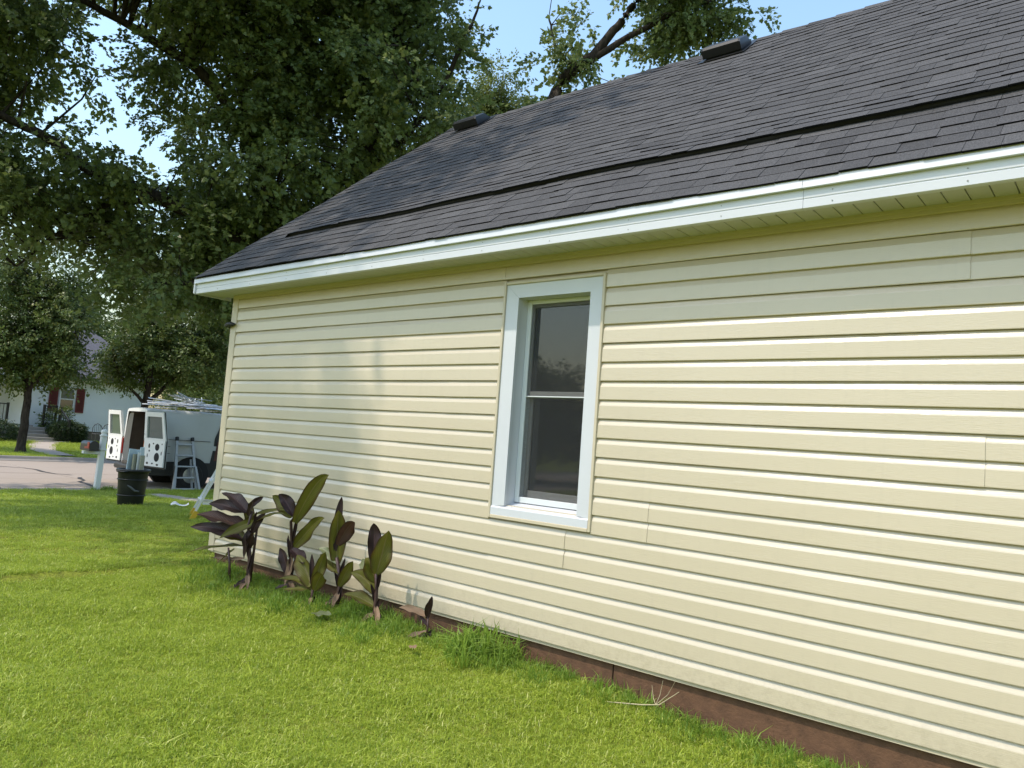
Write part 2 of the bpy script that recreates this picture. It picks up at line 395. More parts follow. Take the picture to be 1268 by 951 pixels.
# walls behind the siding
wall = MB()
wt = .10
wall.box(0, WX0 + .12, .006, wt, 0, 2.70); wall.box(WX1 - .10, HX1, .006, wt, 0, 2.70)
wall.box(WX0 + .12, WX1 - .10, .006, wt, 0, WZ0 + .10); wall.box(WX0 + .12, WX1 - .10, .006, wt, WZ1 - .10, 2.70)
wall_o = wall.build('wall', MAT['creamtrim'], house)
CH = .127
def profile(z0, n):
    """dutch-lap cross-section, (out, z) from bottom to top"""
    P = [(.002, z0 + .001), (.0205, z0)]
    for k in range(n):
        zb = z0 + k * CH
        P += [(.0215, zb + .004), (.0198, zb + .085), (.0178, zb + .0915), (.0045, zb + CH - .0015)]
        if k < n - 1: P += [(.0045, zb + CH + .001), (.0205, zb + CH)]
    return P
def panel(x0, x1, z0, n, off=0.0, seed=0, ztop=None):
    P = profile(z0, n)
    if ztop: P = [q for q in P if q[1] <= ztop] + [(P[-1][0] if P[-1][1] < ztop else .018, ztop)]
    ns = max(2, int((x1 - x0) / .45)); b = MB(); r = np.random.default_rng(seed)
    wv = r.normal(0, .0012, (ns + 1, 3)); tilt = r.normal(0, .0008)
    for i in range(ns + 1):
        x = x0 + (x1 - x0) * i / ns
        for k, (o, z) in enumerate(P):
            t = k / len(P); d = wv[i, 0] * (1 - t) + wv[i, 1] * t + wv[i, 2] * 4 * t * (1 - t)
            b.v.append((x, -(o + off + d), z + tilt * (i / ns - .5)))
    m_ = len(P)
    for i in range(ns):
        for k in range(m_ - 1): a = i * m_ + k; b.f.append((a, a + m_, a + m_ + 1, a + 1))
    # end returns so that the lap shows an edge
    for i, sg in ((0, 1), (ns, -1)):
        base = len(b.v); b.v += [(b.v[i * m_ + k][0], -.001, P[k][1]) for k in range(m_)]
        for k in range(m_ - 1):
            q = (i * m_ + k, i * m_ + k + 1, base + k + 1, base + k); b.f.append(q if sg > 0 else q[::-1])
    return b.build('siding_panel', MAT['siding'], wall_o)
joints = {0: [3.212, 6.834, 10.2], 1: [3.833, 7.5], 2: [1.1, 4.48, 8.1], 3: [1.9, 5.104, 8.8], 4: [2.176, 7.6], 5: [2.753, 6.9, 10.1],
          6: [3.287, 8.3], 7: [.738, 7.9], 8: [1.336, 7.3, 10.9], 9: [3.251, 6.819, 10.4]}
CORN = .075
for row in range(10):
    cuts = [CORN - .012] + joints[row] + [HX1 - .05]
    z0 = row * 2 * CH
    segs = [(cuts[i], cuts[i + 1], i) for i in range(len(cuts) - 1)]
    for x0, x1, i in segs:
        off = .0024 * (i % 2); lap = .014
        for a, b_ in ([(x0, x1)] if row < 3 else [(x0, min(x1, WX0 + .004)), (max(x0, WX1 - .004), x1)]):
            if b_ - a < .03: continue
            panel(a - (lap if a > CORN + .01 and abs(a - x0) < 1e-6 and i % 2 else 0), b_ + (lap if abs(b_ - x1) < 1e-6 and b_ < HX1 - .1 and i % 2 else 0), z0, 2, off, row * 10 + i)
for x0, x1, i in ((CORN - .012, .823, 0), (.823, 3.795, 1), (3.797, 7.4, 0), (7.4, HX1 - .05, 1)):
    panel(x0, x1, 20 * CH, 2, .0012 * i, 300 + int(x0 * 10), 2.685)
# corner post and undersill mouldings
cp = MB().box(-.032, CORN, -.028, -.002, -.012, 2.685, .004).box(-.032, -.002, -.003, .075, -.012, 2.685, .004)
cp.build('corner_post', MAT['creamtrim'], house)
MB().box(HX1 - .06, HX1 + .03, -.028, -.002, -.012, 2.685, .004).build('corner_post', MAT['creamtrim'], house)
MB().box(CORN, HX1 - .06, -.030, -.004, 2.640, 2.688, .004).box(CORN, HX1 - .06, -.036, -.004, 2.664, 2.689, .003).build('frieze_moulding', MAT['creamtrim'], house)
MB().box(-.01, HX1, -.012, -.001, -.022, .004).build('starter_strip', MAT['creamtrim'], house)
# foundation skirting boards
sk = MB().box(.03, HX1 - .03, .035, .12, -.9, .0).build('foundation', MAT['skirt'], house)
x = .03
while x < HX1 - .1:
    L = min(2.44, HX1 - .03 - x); MB().box(x + .004, x + L - .004, .018 + random.uniform(-.004, .004), .04, -.7, .003, .003).build('skirting_board', MAT['skirt'], sk); x += L
# gable ends, back wall
gb = MB()
for X, sg in ((-.0, -1), (HX1, 1)):
    z = 0.0
    top = lambda z: max(.02, (RIDGE_Y - .02) if z < 2.6 else (RIDGE_Z - .12 - z) / SL)
    while z < RIDGE_Z - .2:
        h0, h1 = top(z), top(z + CH); o0, o1 = X + sg * .018, X + sg * .004
        y0, y1 = RIDGE_Y - h0, RIDGE_Y + h0; y2, y3 = RIDGE_Y - h1, RIDGE_Y + h1
        y0 = max(y0, .0); y2 = max(y2, .0)
        gb.add([(o0, y0, z), (o0, y1, z), (o1, y3, z + CH), (o1, y2, z + CH), (o1, y0, z), (o1, y1, z)], [(0, 1, 2, 3), (4, 5, 1, 0)]); z += CH
tag(gb.build('gable_siding', MAT['siding'], house), kind='stuff')
bk = MB()
for k in range(21): bk.add([(0, HY1 + .018, k * CH), (HX1, HY1 + .018, k * CH), (HX1, HY1 + .004, k * CH + CH), (0, HY1 + .004, k * CH + CH), (0, HY1, k * CH), (HX1, HY1, k * CH)], [(0, 1, 2, 3), (4, 5, 1, 0)])
tag(bk.build('back_siding', MAT['siding'], house), kind='stuff')
MB().box(.0, .1, .1, HY1, -.9, 0).box(HX1 - .1, HX1, .1, HY1, -.9, 0).box(.1, HX1 - .1, HY1 - .1, HY1, -.9, 0).build('foundation', MAT['skirt'], house)
# soffit panels
sfw = .3048; x = RX0 + .02; sof = MB().box(RX0 + .02, RX1 - .02, EAVE_Y + .05, .10, 2.700, 2.712).build('soffit', MAT['soffit'], house)
while x < RX1 - .1:
    b = MB()
    for j in range(3):
        a0 = x + j * sfw / 3; b.box(a0 + .0025, a0 + sfw / 3 - .0025, EAVE_Y + .046, -.0005, 2.684 + (j == 1) * .0006, 2.6985, .0022)
    b.build('soffit_panel', MAT['soffit'], sof); x += sfw
# fascia: lower board with a bead, drip edge above it, lengths butted at the seams
fas = MB().box(RX0 + .01, RX1 - .01, EAVE_Y + .03, EAVE_Y + .05, 2.672, 2.80).build('fascia', MAT['white'], house)
seams = [RX0, 2.9, 6.10, 9.3, RX1]
for i in range(len(seams) - 1):
    a, c_ = seams[i] + .0008, seams[i + 1] - .0008; o = -.0012 * (i % 2); b = MB()
    prof = [(.052, 2.6650), (.024, 2.6655), (.018, 2.669), (.0175, 2.713), (.021, 2.716), (.021, 2.7195), (.0175, 2.7225), (.0170, 2.779), (.03, 2.781)]
    for xx in (a, c_): b.v += [(xx, EAVE_Y + yy + o, zz) for yy, zz in prof]
    n = len(prof); b.f += [(k, k + n, k + n + 1, k + 1)[::-1] for k in range(n - 1)]; b.f += [tuple(range(n)), tuple(range(n, 2 * n))[::-1]]
    b.build('fascia_length', MAT['white'], fas)
    b = MB(); prof = [(.028, 2.772), (-.004, 2.7700), (-.0065, 2.773), (.0015, 2.822), (.006, 2.831), (.09, 2.831 + .084 * SL)]
    for xx in (a, c_): b.v += [(xx, EAVE_Y + yy + o, zz) for yy, zz in prof]
    n = len(prof); b.f += [(k, k + n, k + n + 1, k + 1)[::-1] for k in range(n - 1)]
    b.build('drip_edge', MAT['white'], fas)
x = .15
while x < RX1:
    for zz in (2.69, 2.75): MB().tube([(x, EAVE_Y + .0175, zz), (x, EAVE_Y + .0135, zz)], [.004, .003], 6).build('nail_head', MAT['sash'], fas)
    x += .61
# end return of the fascia and rake boards
MB().box(RX0 - .006, RX0 + .006, EAVE_Y + .004, .10, 2.664, 2.80, .003).build('fascia_return', MAT['white'], fas)
for X in (RX0, RX1):
    for s_ in (-1, 1):
        b = MB(); x0, x1 = X - .012, X + .012; y0 = RIDGE_Y + s_ * (RIDGE_Y - EAVE_Y)
        q = [(y0, EAVE_Z - .16), (y0, EAVE_Z - .012), (RIDGE_Y, RIDGE_Z - .012), (RIDGE_Y, RIDGE_Z - .17)]
        b.add([(x0, y, z) for y, z in q] + [(x1, y, z) for y, z in q], [(0, 1, 2, 3), (7, 6, 5, 4), (0, 4, 5, 1), (1, 5, 6, 2), (3, 2, 6, 7), (0, 3, 7, 4)]).build('rake_board', MAT['white'], house)
MB().box(RX0 + .02, RX1 - .02, HY1 + .28, HY1 + .30, 2.67, 2.80).build('fascia', MAT['white'], house)
# roof deck
rf = MB(); by = 2 * RIDGE_Y - EAVE_Y
q = [(EAVE_Y + .03, EAVE_Z - .05 + .03 * SL), (EAVE_Y + .002, EAVE_Z - .004), (RIDGE_Y, RIDGE_Z - .006), (by, EAVE_Z - .004), (by - .03, EAVE_Z - .05), (RIDGE_Y, RIDGE_Z - .06)]
rf.add([(RX0 + .015, y, z) for y, z in q] + [(RX1 - .015, y, z) for y, z in q], [(0, 1, 7, 6), (1, 2, 8, 7), (2, 3, 9, 8), (3, 4, 10, 9), (4, 5, 11, 10), (5, 0, 6, 11), (0, 5, 2, 1), (5, 4, 3, 2), (6, 7, 8, 11), (11, 8, 9, 10)])
roof = rf.build('roof', MAT['roofdeck'], house)
SLEN = (RIDGE_Y - EAVE_Y) * math.sqrt(1 + SL * SL)
cs, sn = 1 / math.sqrt(1 + SL * SL), SL / math.sqrt(1 + SL * SL)
VS = .80; VH = .040                                  # intake strip: distance up the slope, height
def wob(x, s):
    return .006 * math.sin(x * 1.7 + s * .9) + .005 * math.sin(x * .63 - s * 1.6 + 1) + .002 * math.sin(x * 4.1 + s * 3)
def roofpt(x, s, h, up=False):
    # the shingles above the intake strip ride up on it
    if up and x > .46: h += VH * min(1, max(0, 1 - (s - VS) / .42))
    h += wob(x, s)
    return (x, EAVE_Y + s * cs - h * sn, EAVE_Z + s * sn + h * cs)
EXPO = .1415
nrow = int(SLEN / EXPO)
def px_area(x, s):
    q = Vector(roofpt(x, s, 0)); d = q - CAM; z = d.dot(F)
    u, v_ = d.dot(cr) / z, d.dot(cu) / z
    vis = abs(u) < .70 and abs(v_) < .535 and z > .3
    nrm = Vector((0, -sn, cs)); g_ = max(0, -d.normalized().dot(nrm))
    return g_ / d.length_squared if vis else 0
tabs = []
r_ = np.random.default_rng(3)
s0 = -.012; row = 0
while s0 < SLEN - .05:
    x = RX0 + [0, -.11, -.21, -.05, -.16][row % 5] - .02 * r_.random()
    while x < RX1:
        wd = r_.choice([.10, .13, .16, .20, .25]) + r_.uniform(-.015, .015); x0, x1 = max(x, RX0 + .0), min(x + wd, RX1)
        if x1 - x0 > .02: tabs.append((x0, x1, s0 + r_.normal(0, .0022), min(.29, SLEN - s0), (.28 + .44 * r_.random()) if r_.random() < .85 else r_.uniform(.05, .95), .0115 + .006 * r_.random(), px_area((x0 + x1) / 2, s0 + .07)))
        x += wd
    s0 += EXPO; row += 1
    if VS - EXPO * .6 < s0 < VS + EXPO * .4: s0 = VS - .026
def tabgeo(b, t):
    x0, x1, s, L, tone, h, _ = t; g_ = .0011; up = s > VS - .04
    vs = []
    for xx in (x0 + g_, (x0 + x1) / 2, x1 - g_):
        vs += [roofpt(xx, s, h - .0105, up), roofpt(xx, s, h, up), roofpt(xx, s + L * .5, h * .62, up), roofpt(xx, s + L, .003, up)]
    b.add(vs, [(0, 4, 5, 1), (4, 8, 9, 5), (1, 5, 6, 2), (5, 9, 10, 6), (2, 6, 7, 3), (6, 10, 11, 7), (0, 1, 2), (0, 2, 3), (8, 10, 9), (8, 11, 10)])
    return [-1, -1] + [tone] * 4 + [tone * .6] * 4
tabs.sort(key=lambda t: -t[6])
for t in tabs[:298]:
    b = MB(); tn = tabgeo(b, t); b.build('shingle', MAT['shingle'], roof, tone=tn)
b = MB(); tn = []
for t in tabs[298:]: tn += tabgeo(b, t)
tag(b.build('distant_shingles', MAT['shingle'], roof, tone=tn), kind='stuff')
# back slope as coarse courses
b = MB(); tn = []
for k in range(nrow + 1):
    s = k * EXPO; y0, z0 = by - s * cs, EAVE_Z + s * sn; y1, z1 = by - (s + EXPO) * cs, EAVE_Z + (s + EXPO) * sn
    if y1 < RIDGE_Y: y1, z1 = RIDGE_Y, RIDGE_Z
    b.add([(RX0, y0 + .01 * sn, z0 + .012), (RX1, y0 + .01 * sn, z0 + .012), (RX1, y1, z1 + .002), (RX0, y1, z1 + .002)], [(0, 3, 2, 1)]); tn.append(r_.random())
tag(b.build('back_slope_shingles', MAT['shingle'], roof, tone=tn), kind='stuff')
# ridge caps
x = RX0
while x < RX1 - .05:
    b = MB(); L = min(.30, RX1 - x); w_ = .13; l0, l1 = .020 + r_.uniform(0, .004), .010; vs = []
    for xx, hh in ((x, l0), (x + L, l1)):
        d = wob(xx, SLEN)
        vs += [(xx, RIDGE_Y - w_ * cs, RIDGE_Z - w_ * sn + hh + d), (xx, RIDGE_Y - .012, RIDGE_Z + hh - .004 + d), (xx, RIDGE_Y + .012, RIDGE_Z + hh - .004 + d), (xx, RIDGE_Y + w_ * cs, RIDGE_Z - w_ * sn + hh + d)]
    b.add(vs, [(0, 4, 5, 1), (1, 5, 6, 2), (2, 6, 7, 3), (0, 1, 2, 3)]).build('ridge_cap', MAT['shingle'], roof, tone=[r_.random()] * 4); x += .27
# black intake vent strip
ns = 60; b = MB()
for i in range(ns + 1):
    xx = .47 + (RX1 - .5 - .47) * i / ns; wz = .004 * math.sin(xx * 2.1) + .003 * math.sin(xx * 5.3)
    for s, h in ((VS - .012 + wz, .010), (VS - .014 + wz, VH * .55), (VS - .012 + wz, VH - .002), (VS + .03, VH - .004)):
        hh = h + wob(xx, s); b.v.append((xx, EAVE_Y + s * cs - hh * sn, EAVE_Z + s * sn + hh * cs))
for i in range(ns):
    for k in range(3): a = i * 4 + k; b.f.append((a, a + 4, a + 5, a + 1))
b.f += [(0, 1, 2, 3), (ns * 4 + 3, ns * 4 + 2, ns * 4 + 1, ns * 4)]
b.build('intake_vent_strip', MAT['blackvent'], roof)
# box vents
def boxvent(x, s):
    def q(u, s_, h): return (x + u, EAVE_Y + s_ * cs - h * sn, EAVE_Z + s_ * sn + h * cs)
    root = MB().add([q(-.26, s - .08, .012), q(.26, s - .08, .012), q(.26, s + .42, .012), q(-.26, s + .42, .012), q(-.26, s - .08, .018), q(.26, s - .08, .018), q(.26, s + .42, .018), q(-.26, s + .42, .018)],
                    [(4, 5, 6, 7), (0, 1, 5, 4), (1, 2, 6, 5), (3, 0, 4, 7)]).build('box_vent', MAT['ventmetal'], roof)
    vs = []; W_ = .215
    pr = [(s - .01, .03), (s - .015, .118), (s + .008, .14), (s + .20, .125), (s + .30, .018)]
    for u in (-W_, -W_ + .02, W_ - .02, W_): vs += [q(u, s_, h * (.94 if abs(u) == W_ else 1) + .0) for s_, h in pr]
    b = MB(); b.add(vs, [(k + 5 * j, k + 5 + 5 * j, k + 6 + 5 * j, k + 1 + 5 * j) for j in range(3) for k in range(4)] + [(0, 1, 2, 3, 4), (19, 18, 17, 16, 15)])
    b.build('vent_hood', MAT['ventmetal'], root)
    MB().add([q(-.19, s + .02, .02), q(.19, s + .02, .02), q(.19, s + .02, .10), q(-.19, s + .02, .10)], [(0, 1, 2, 3)]).build('vent_mouth', MAT['dark'], root)
boxvent(.34, SLEN - .40); boxvent(4.05, SLEN - .42)
# dark cable clamp on the corner
b = MB().tube([(-.075, -.045, 2.348), (-.045, -.06, 2.36), (.02, -.06, 2.370), (.085, -.044, 2.368)], [.007, .026, .029, .008], 8).box(-.012, .02, -.052, -.026, 2.35, 2.375)
b.build('cable_clamp', MAT['iron'], house, True)

# ---- window
win = obj('window', None, house)
win.location = (0, 0, 0)
Wp = lambda b, n, mt, par=win: b.build(n, MAT[mt], par)
jd = -.034
b = MB()
b.box(WX0, WX0 + .022, jd, .0, WZ0, WZ1, .003); Wp(b, 'side_channel', 'creamtrim')
Wp(MB().box(WX1 - .022, WX1, jd, .0, WZ0, WZ1, .003), 'side_channel', 'creamtrim')
Wp(MB().box(WX0 + .0225, WX1 - .0225, jd + .001, .0, WZ1 - .02, WZ1 + .001, .003), 'head_channel', 'creamtrim')
Wp(MB().box(WX0 + .0225, WX1 - .0225, jd - .001, .0, WZ0 - .001, WZ0 + .024, .003), 'sill_channel', 'creamtrim')
ox0, ox1, oz0, oz1 = 3.942, 4.577, .868, 2.392          # recess in the casing
cx0, cx1, cz0, cz1 = WX0 + .023, WX1 - .023, WZ0 + .0245, WZ1 - .021
cy0, cy1 = -.020, .012
def miter(b, q, y0, y1): b.add([(x, y0, z) for x, z in q] + [(x, y1, z) for x, z in q], [(0, 1, 2, 3), (7, 6, 5, 4)] + [(i, i + 4, (i + 1) % 4 + 4, (i + 1) % 4) for i in range(4)]); return b
e = .0008
Wp(miter(MB(), [(cx0, cz1), (ox0, oz1 + e), (ox1, oz1 + e), (cx1, cz1)], cy0, cy1), 'head_casing', 'white')
Wp(miter(MB(), [(cx0, cz0 + .06), (ox0, oz0), (ox0, oz1 - e), (cx0, cz1 - e)], cy0 - .001, cy1), 'side_casing', 'white')
Wp(miter(MB(), [(ox1, oz0), (cx1, cz0 + .06), (cx1, cz1 - e), (ox1, oz1 - e)], cy0 - .0012, cy1), 'side_casing', 'white')
# sloping sill
b = MB(); q = [(-.031, cz0), (-.031, cz0 + .052), (-.024, cz0 + .062), (.10, oz0 + .022), (.10, cz0)]
b.add([(cx0 + .001, y, z) for y, z in q] + [(cx1 - .001, y, z) for y, z in q], [(0, 5, 6, 1), (1, 6, 7, 2), (2, 7, 8, 3), (0, 1, 2, 3, 4), (9, 8, 7, 6, 5)]); Wp(b, 'sill', 'white')
UY = .088                                               # face of the window unit
Wp(MB().box(ox0 - .006, ox0, cy1 - .002, .14, oz0, oz1), 'reveal', 'white'); Wp(MB().box(ox1, ox1 + .006, cy1 - .002, .14, oz0, oz1), 'reveal', 'white')
Wp(MB().box(ox0 - .006, ox1 + .006, cy1 - .002, .14, oz1, oz1 + .006), 'reveal', 'white')
fw = .040
fx0, fx1, fz0, fz1 = ox0 + .001, ox1 - .001, oz0 + .026, oz1 - .001
fr = obj('window_unit', None, win)
Wp(MB().box(fx0, fx0 + fw, UY, .16, fz0, fz1, .003), 'frame_jamb', 'winframe', fr); Wp(MB().box(fx1 - fw, fx1, UY, .16, fz0, fz1, .003), 'frame_jamb', 'winframe', fr)
Wp(MB().box(fx0 + fw, fx1 - fw, UY + .001, .16, fz1 - .030, fz1, .003), 'frame_head', 'winframe', fr); Wp(MB().box(fx0 + fw, fx1 - fw, UY + .001, .16, fz0, fz0 + .042, .003), 'frame_sill', 'winframe', fr)
mz = 1.672; gx0, gx1 = fx0 + fw, fx1 - fw
def sash(z0, z1, y, sw, bot, top):
    for a, c_, zz0, zz1 in ((gx0, gx0 + sw, z0, z1), (gx1 - sw, gx1, z0, z1), (gx0 + sw, gx1 - sw, z0, z0 + bot), (gx0 + sw, gx1 - sw, z1 - top, z1)):
        Wp(MB().box(a + .0005, c_ - .0005, y, y + .03, zz0, zz1, .003), 'sash_rail', 'sash', fr)
    Wp(MB().box(gx0 + sw - .003, gx1 - sw + .003, y + .014, y + .018, z0 + bot - .003, z1 - top + .003), 'glass_pane', 'glass', fr)
sash(mz + .005, fz1 - .030, UY + .016, .022, .034, .026)
sash(fz0 + .042, mz + .02, UY + .050, .034, .05, .03)
Wp(MB().box(gx0, gx1, UY + .004, UY + .016, mz - .004, mz + .0045, .002), 'meeting_rail', 'winframe', fr)
Wp(MB().box(gx0, gx1, UY + .010, UY + .0105, fz0 + .043, mz - .005), 'insect_screen', 'screen', fr)
Wp(MB().box(gx0, gx1, UY + .0115, UY + .012, mz + .006, fz1 - .031), 'insect_screen', 'screen', fr)
MB().box(WX0 + .1, WX1 - .08, .30, .31, WZ0, WZ1).build('room_shade', MAT['dark'], win)

# ------------------------------------------------------------------ scatter helper (geometry nodes, for uncountable leaves and blades)
def scatter(name, protos, pts, rots, scl, pid, mats, parent=None):
    """protos: list of (verts, faces, lv per face, matindex)"""
    pts = np.asarray(pts, float); N = len(pts); V = [pts]; Fc = []; lv = []; mi = []; P_id = [np.asarray(pid)]; n = N
    for k, (pv, pf, pl, pm) in enumerate(protos):
        pv = np.asarray(pv, float); V.append(pv); Fc += [tuple(i + n for i in f) for f in pf]; lv += list(pl); mi += [pm] * len(pf); P_id.append(np.full(len(pv), 100 + k)); n += len(pv)
    me = bpy.data.meshes.new(name); me.from_pydata(np.concatenate(V).tolist(), [], Fc)
    for mt in mats: me.materials.append(mt)
    me.polygons.foreach_set('material_index', np.array(mi, dtype=np.int32))
    a = me.attributes.new('lv', 'FLOAT', 'FACE'); a.data.foreach_set('value', np.array(lv, dtype=np.float32))
    a = me.attributes.new('pid', 'INT', 'POINT'); a.data.foreach_set('value', np.concatenate(P_id).astype(np.int32))
    z = np.zeros((n - N, 3)); a = me.attributes.new('rot', 'FLOAT_VECTOR', 'POINT'); a.data.foreach_set('vector', np.concatenate([rots, z]).astype(np.float32).ravel())
    a = me.attributes.new('scl', 'FLOAT', 'POINT'); a.data.foreach_set('value', np.concatenate([scl, np.ones(n - N)]).astype(np.float32))
    o = obj(name, me, parent)
    g = bpy.data.node_groups.new(name + '_nodes', 'GeometryNodeTree')
    g.interface.new_socket('Geometry', in_out='INPUT', socket_type='NodeSocketGeometry'); g.interface.new_socket('Geometry', in_out='OUTPUT', socket_type='NodeSocketGeometry')
    gi = g.nodes.new('NodeGroupInput'); go = g.nodes.new('NodeGroupOutput'); jn = g.nodes.new('GeometryNodeJoinGeometry')
    def named(nm, ty):
        q = g.nodes.new('GeometryNodeInputNamedAttribute'); q.data_type = ty; q.inputs['Name'].default_value = nm; return q.outputs[0]
    pa, ra, sa = named('pid', 'INT'), named('rot', 'FLOAT_VECTOR'), named('scl', 'FLOAT')
    def sep(val):
        c_ = g.nodes.new('FunctionNodeCompare'); c_.data_type = 'INT'; c_.operation = 'EQUAL'
        g.links.new(pa, c_.inputs[2]); c_.inputs[3].default_value = val
        s_ = g.nodes.new('GeometryNodeSeparateGeometry'); s_.domain = 'POINT'; g.links.new(gi.outputs[0], s_.inputs[0]); g.links.new(c_.outputs[0], s_.inputs[1]); return s_.outputs[0]
    for k in range(len(protos)):
        ip = g.nodes.new('GeometryNodeInstanceOnPoints'); mp = g.nodes.new('GeometryNodeMeshToPoints')
        g.links.new(sep(k), mp.inputs[0]); g.links.new(mp.outputs[0], ip.inputs['Points']); g.links.new(sep(100 + k), ip.inputs['Instance'])
        g.links.new(ra, ip.inputs['Rotation']); g.links.new(sa, ip.inputs['Scale']); g.links.new(ip.outputs[0], jn.inputs[0])
    g.links.new(jn.outputs[0], go.inputs[0])
    md = o.modifiers.new('scatter', 'NODES'); md.node_group = g
    return tag(o, kind='stuff')


# ------------------------------------------------------------------ trees
MAPLE = [(0, 0), (.16, .06), (.40, .02), (.34, .24), (.52, .46), (.28, .50), (.22, .72), (0, 1.0), (-.22, .72), (-.28, .50), (-.52, .46), (-.34, .24), (-.40, .02), (-.16, .06)]
OVAL = [(0, 0), (.24, .22), (.30, .5), (.18, .8), (0, 1), (-.18, .8), (-.30, .5), (-.24, .22)]
def spray(outline, nleaf, tw, size, seed, droop=.35, mat=0):
    r = np.random.default_rng(seed); V = []; Fc = []; L = []
    for i in range(nleaf):
        t = (i + .5) / nleaf; side = 1 if i % 2 else -1
        p = Vector((tw * t, side * .04 * r.random(), -droop * tw * t * t)) + Vector(r.normal(0, .05 * tw, 3))
        az = side * r.uniform(.3, 1.5) * (1 - .5 * t); dp = r.uniform(-.9, .25)
        d = Vector((math.cos(az) * math.cos(dp), math.sin(az) * math.cos(dp), math.sin(dp)))
        nrm = Vector(r.normal(0, .55, 3)) + Vector((0, 0, 1)); sx = d.cross(nrm).normalized(); nn = sx.cross(d)
        s = size * r.uniform(.65, 1.2); st = .35 * s; b0 = len(V)
        for (u, v_) in outline:
            V.append(p + d * (st + v_ * s) + sx * u * s + nn * (-.18 * s * abs(u) * 2 - .12 * s * v_ * v_))
        Fc.append(tuple(range(b0, b0 + len(outline)))); L.append(r.random())
    # twig
    b0 = len(V); V += [Vector((0, .006, 0)), Vector((0, -.006, 0)), Vector((tw * .95, 0, -droop * tw))]; Fc.append((b0, b0 + 1, b0 + 2)); L.append(0)
    return ([tuple(q) for q in V], Fc, L, mat)


def make_tree(name, label, limbs, envs, nclump, nspray, sprays, leaf, seed, crad=.55, gap=.42, gscale=.5, flat=.75, bark='bark', sscale=(.7, 1.25), cat='tree', root=None, keep=None, brr=1.0):
    r = np.random.default_rng(seed)
    base = limbs[0][0]
    t = thing(name, (base[0], base[1], base[2]), label, cat)
    off = np.array(base[:3])
    b = MB(); nodes = []
    for li, L in enumerate(limbs):
        P = np.array([q[:3] for q in L]) - off; rad = np.array([q[3] for q in L]); n = len(P)
        # smooth resample (Catmull-Rom)
        pts = []; rr = []
        for i in range(n - 1):
            p0, p1, p2, p3 = P[max(i - 1, 0)], P[i], P[i + 1], P[min(i + 2, n - 1)]
            for k in range(6):
                u = k / 6; q = .5 * ((2 * p1) + (-p0 + p2) * u + (2 * p0 - 5 * p1 + 4 * p2 - p3) * u * u + (-p0 + 3 * p1 - 3 * p2 + p3) * u ** 3)
                pts.append(q + r.normal(0, .012, 3)); rr.append(rad[i] * (1 - u) + rad[i + 1] * u)
        pts.append(P[-1]); rr.append(rad[-1])
        if li == 0: rr[0] *= 1.5; rr[1] *= 1.2
        b.tube(pts, rr, 10 if rad[0] > .1 else 6); nodes += [(q, x) for q, x in zip(pts, rr)]
    b.build('trunk', MAT[bark], t, True)
    NP = np.array([q for q, _ in nodes]); NR = np.array([x for _, x in nodes])
    # clump centres in the crown envelopes, with gaps
    wts = np.array([e_[3] * e_[3] * e_[4] for e_ in envs]) ** .8; wts /= wts.sum(); cl = []; ph = r.uniform(0, 6, 6); tries = 0
    while len(cl) < nclump and tries < nclump * 60:
        tries += 1
        e_ = envs[r.choice(len(envs), p=wts)]; d = r.normal(0, 1, 3); d /= np.linalg.norm(d); u = r.random() ** .42
        q = np.array(e_[:3]) + d * u * np.array([e_[3], e_[3], e_[4]])
        nz = sum(math.sin(q[0] * gscale * f_ + ph[j] + q[2] * gscale * f_ * .8) * math.cos(q[1] * gscale * f_ * 1.1 + ph[j + 3] - q[2] * .5) for j, f_ in enumerate((1, 2.1, 3.7))) / 3
        if nz < gap - .5: continue
        if keep and not keep(q): continue
        if any(np.sum((q - c_) ** 2) < (crad * .62) ** 2 for c_ in cl[-140:]): continue
        cl.append(q)
    cl = np.array(cl); tb = MB(); pts = []; rots = []; scl = []
    cen = np.mean(cl, 0)
    for q in cl:
        ql = q - off; d = NP - ql; cost = np.linalg.norm(d, axis=1) + .9 * np.clip(d[:, 2], 0, None) + .25 * (NR > .25)
        k = int(np.argmin(cost)); a = NP[k]; L = np.linalg.norm(ql - a)
        if L > .25:
            mid = (a + ql) / 2 + np.array([0, 0, .12 * L]) + r.normal(0, .07 * L, 3); ra = min(NR[k] * .6, (.008 + .011 * L) * brr)
            tb.tube([a, a * .55 + mid * .45, mid, mid * .4 + ql * .6, ql], [ra, ra * .8, ra * .62, ra * .45, ra * .3], 5, False)
        ns_ = int(nspray * r.uniform(.6, 1.4)); cr_ = crad * r.uniform(.7, 1.3)
        for _ in range(ns_):
            dd = r.normal(0, 1, 3); dd /= np.linalg.norm(dd); rr = cr_ * r.random() ** .5
            pos = ql + dd * rr * np.array([1, 1, flat]) - np.array([0, 0, .15 * cr_])
            out = dd + .5 * (q - cen) / (np.linalg.norm(q - cen) + .01) + np.array([0, 0, -.25])
            yaw = math.atan2(out[1], out[0]) + r.normal(0, .4); pit = math.atan2(out[2], math.hypot(out[0], out[1])) * .6 + r.normal(0, .25)
            pts.append(pos); rots.append((r.normal(0, .5), -pit, yaw)); scl.append(r.uniform(*sscale))
    tag(tb.build('branches', MAT[bark], t, True), kind='stuff')
    pid = r.integers(0, len(sprays), len(pts))
    scatter('crown', sprays, np.array(pts), np.array(rots), np.array(scl), pid, [MAT[leaf]], t)
    return t


SP_MAPLE = [spray(MAPLE, 15, .46, .115, 20 + i, .45) for i in range(5)]
SP_OVAL = [spray(OVAL, 18, .42, .085, 40 + i, .3) for i in range(4)]
SP_FAR = [spray(OVAL[::2], 22, .6, .13, 60 + i, .3) for i in range(3)]
g0 = lambda x, y: float(gz(x, y)) - .08

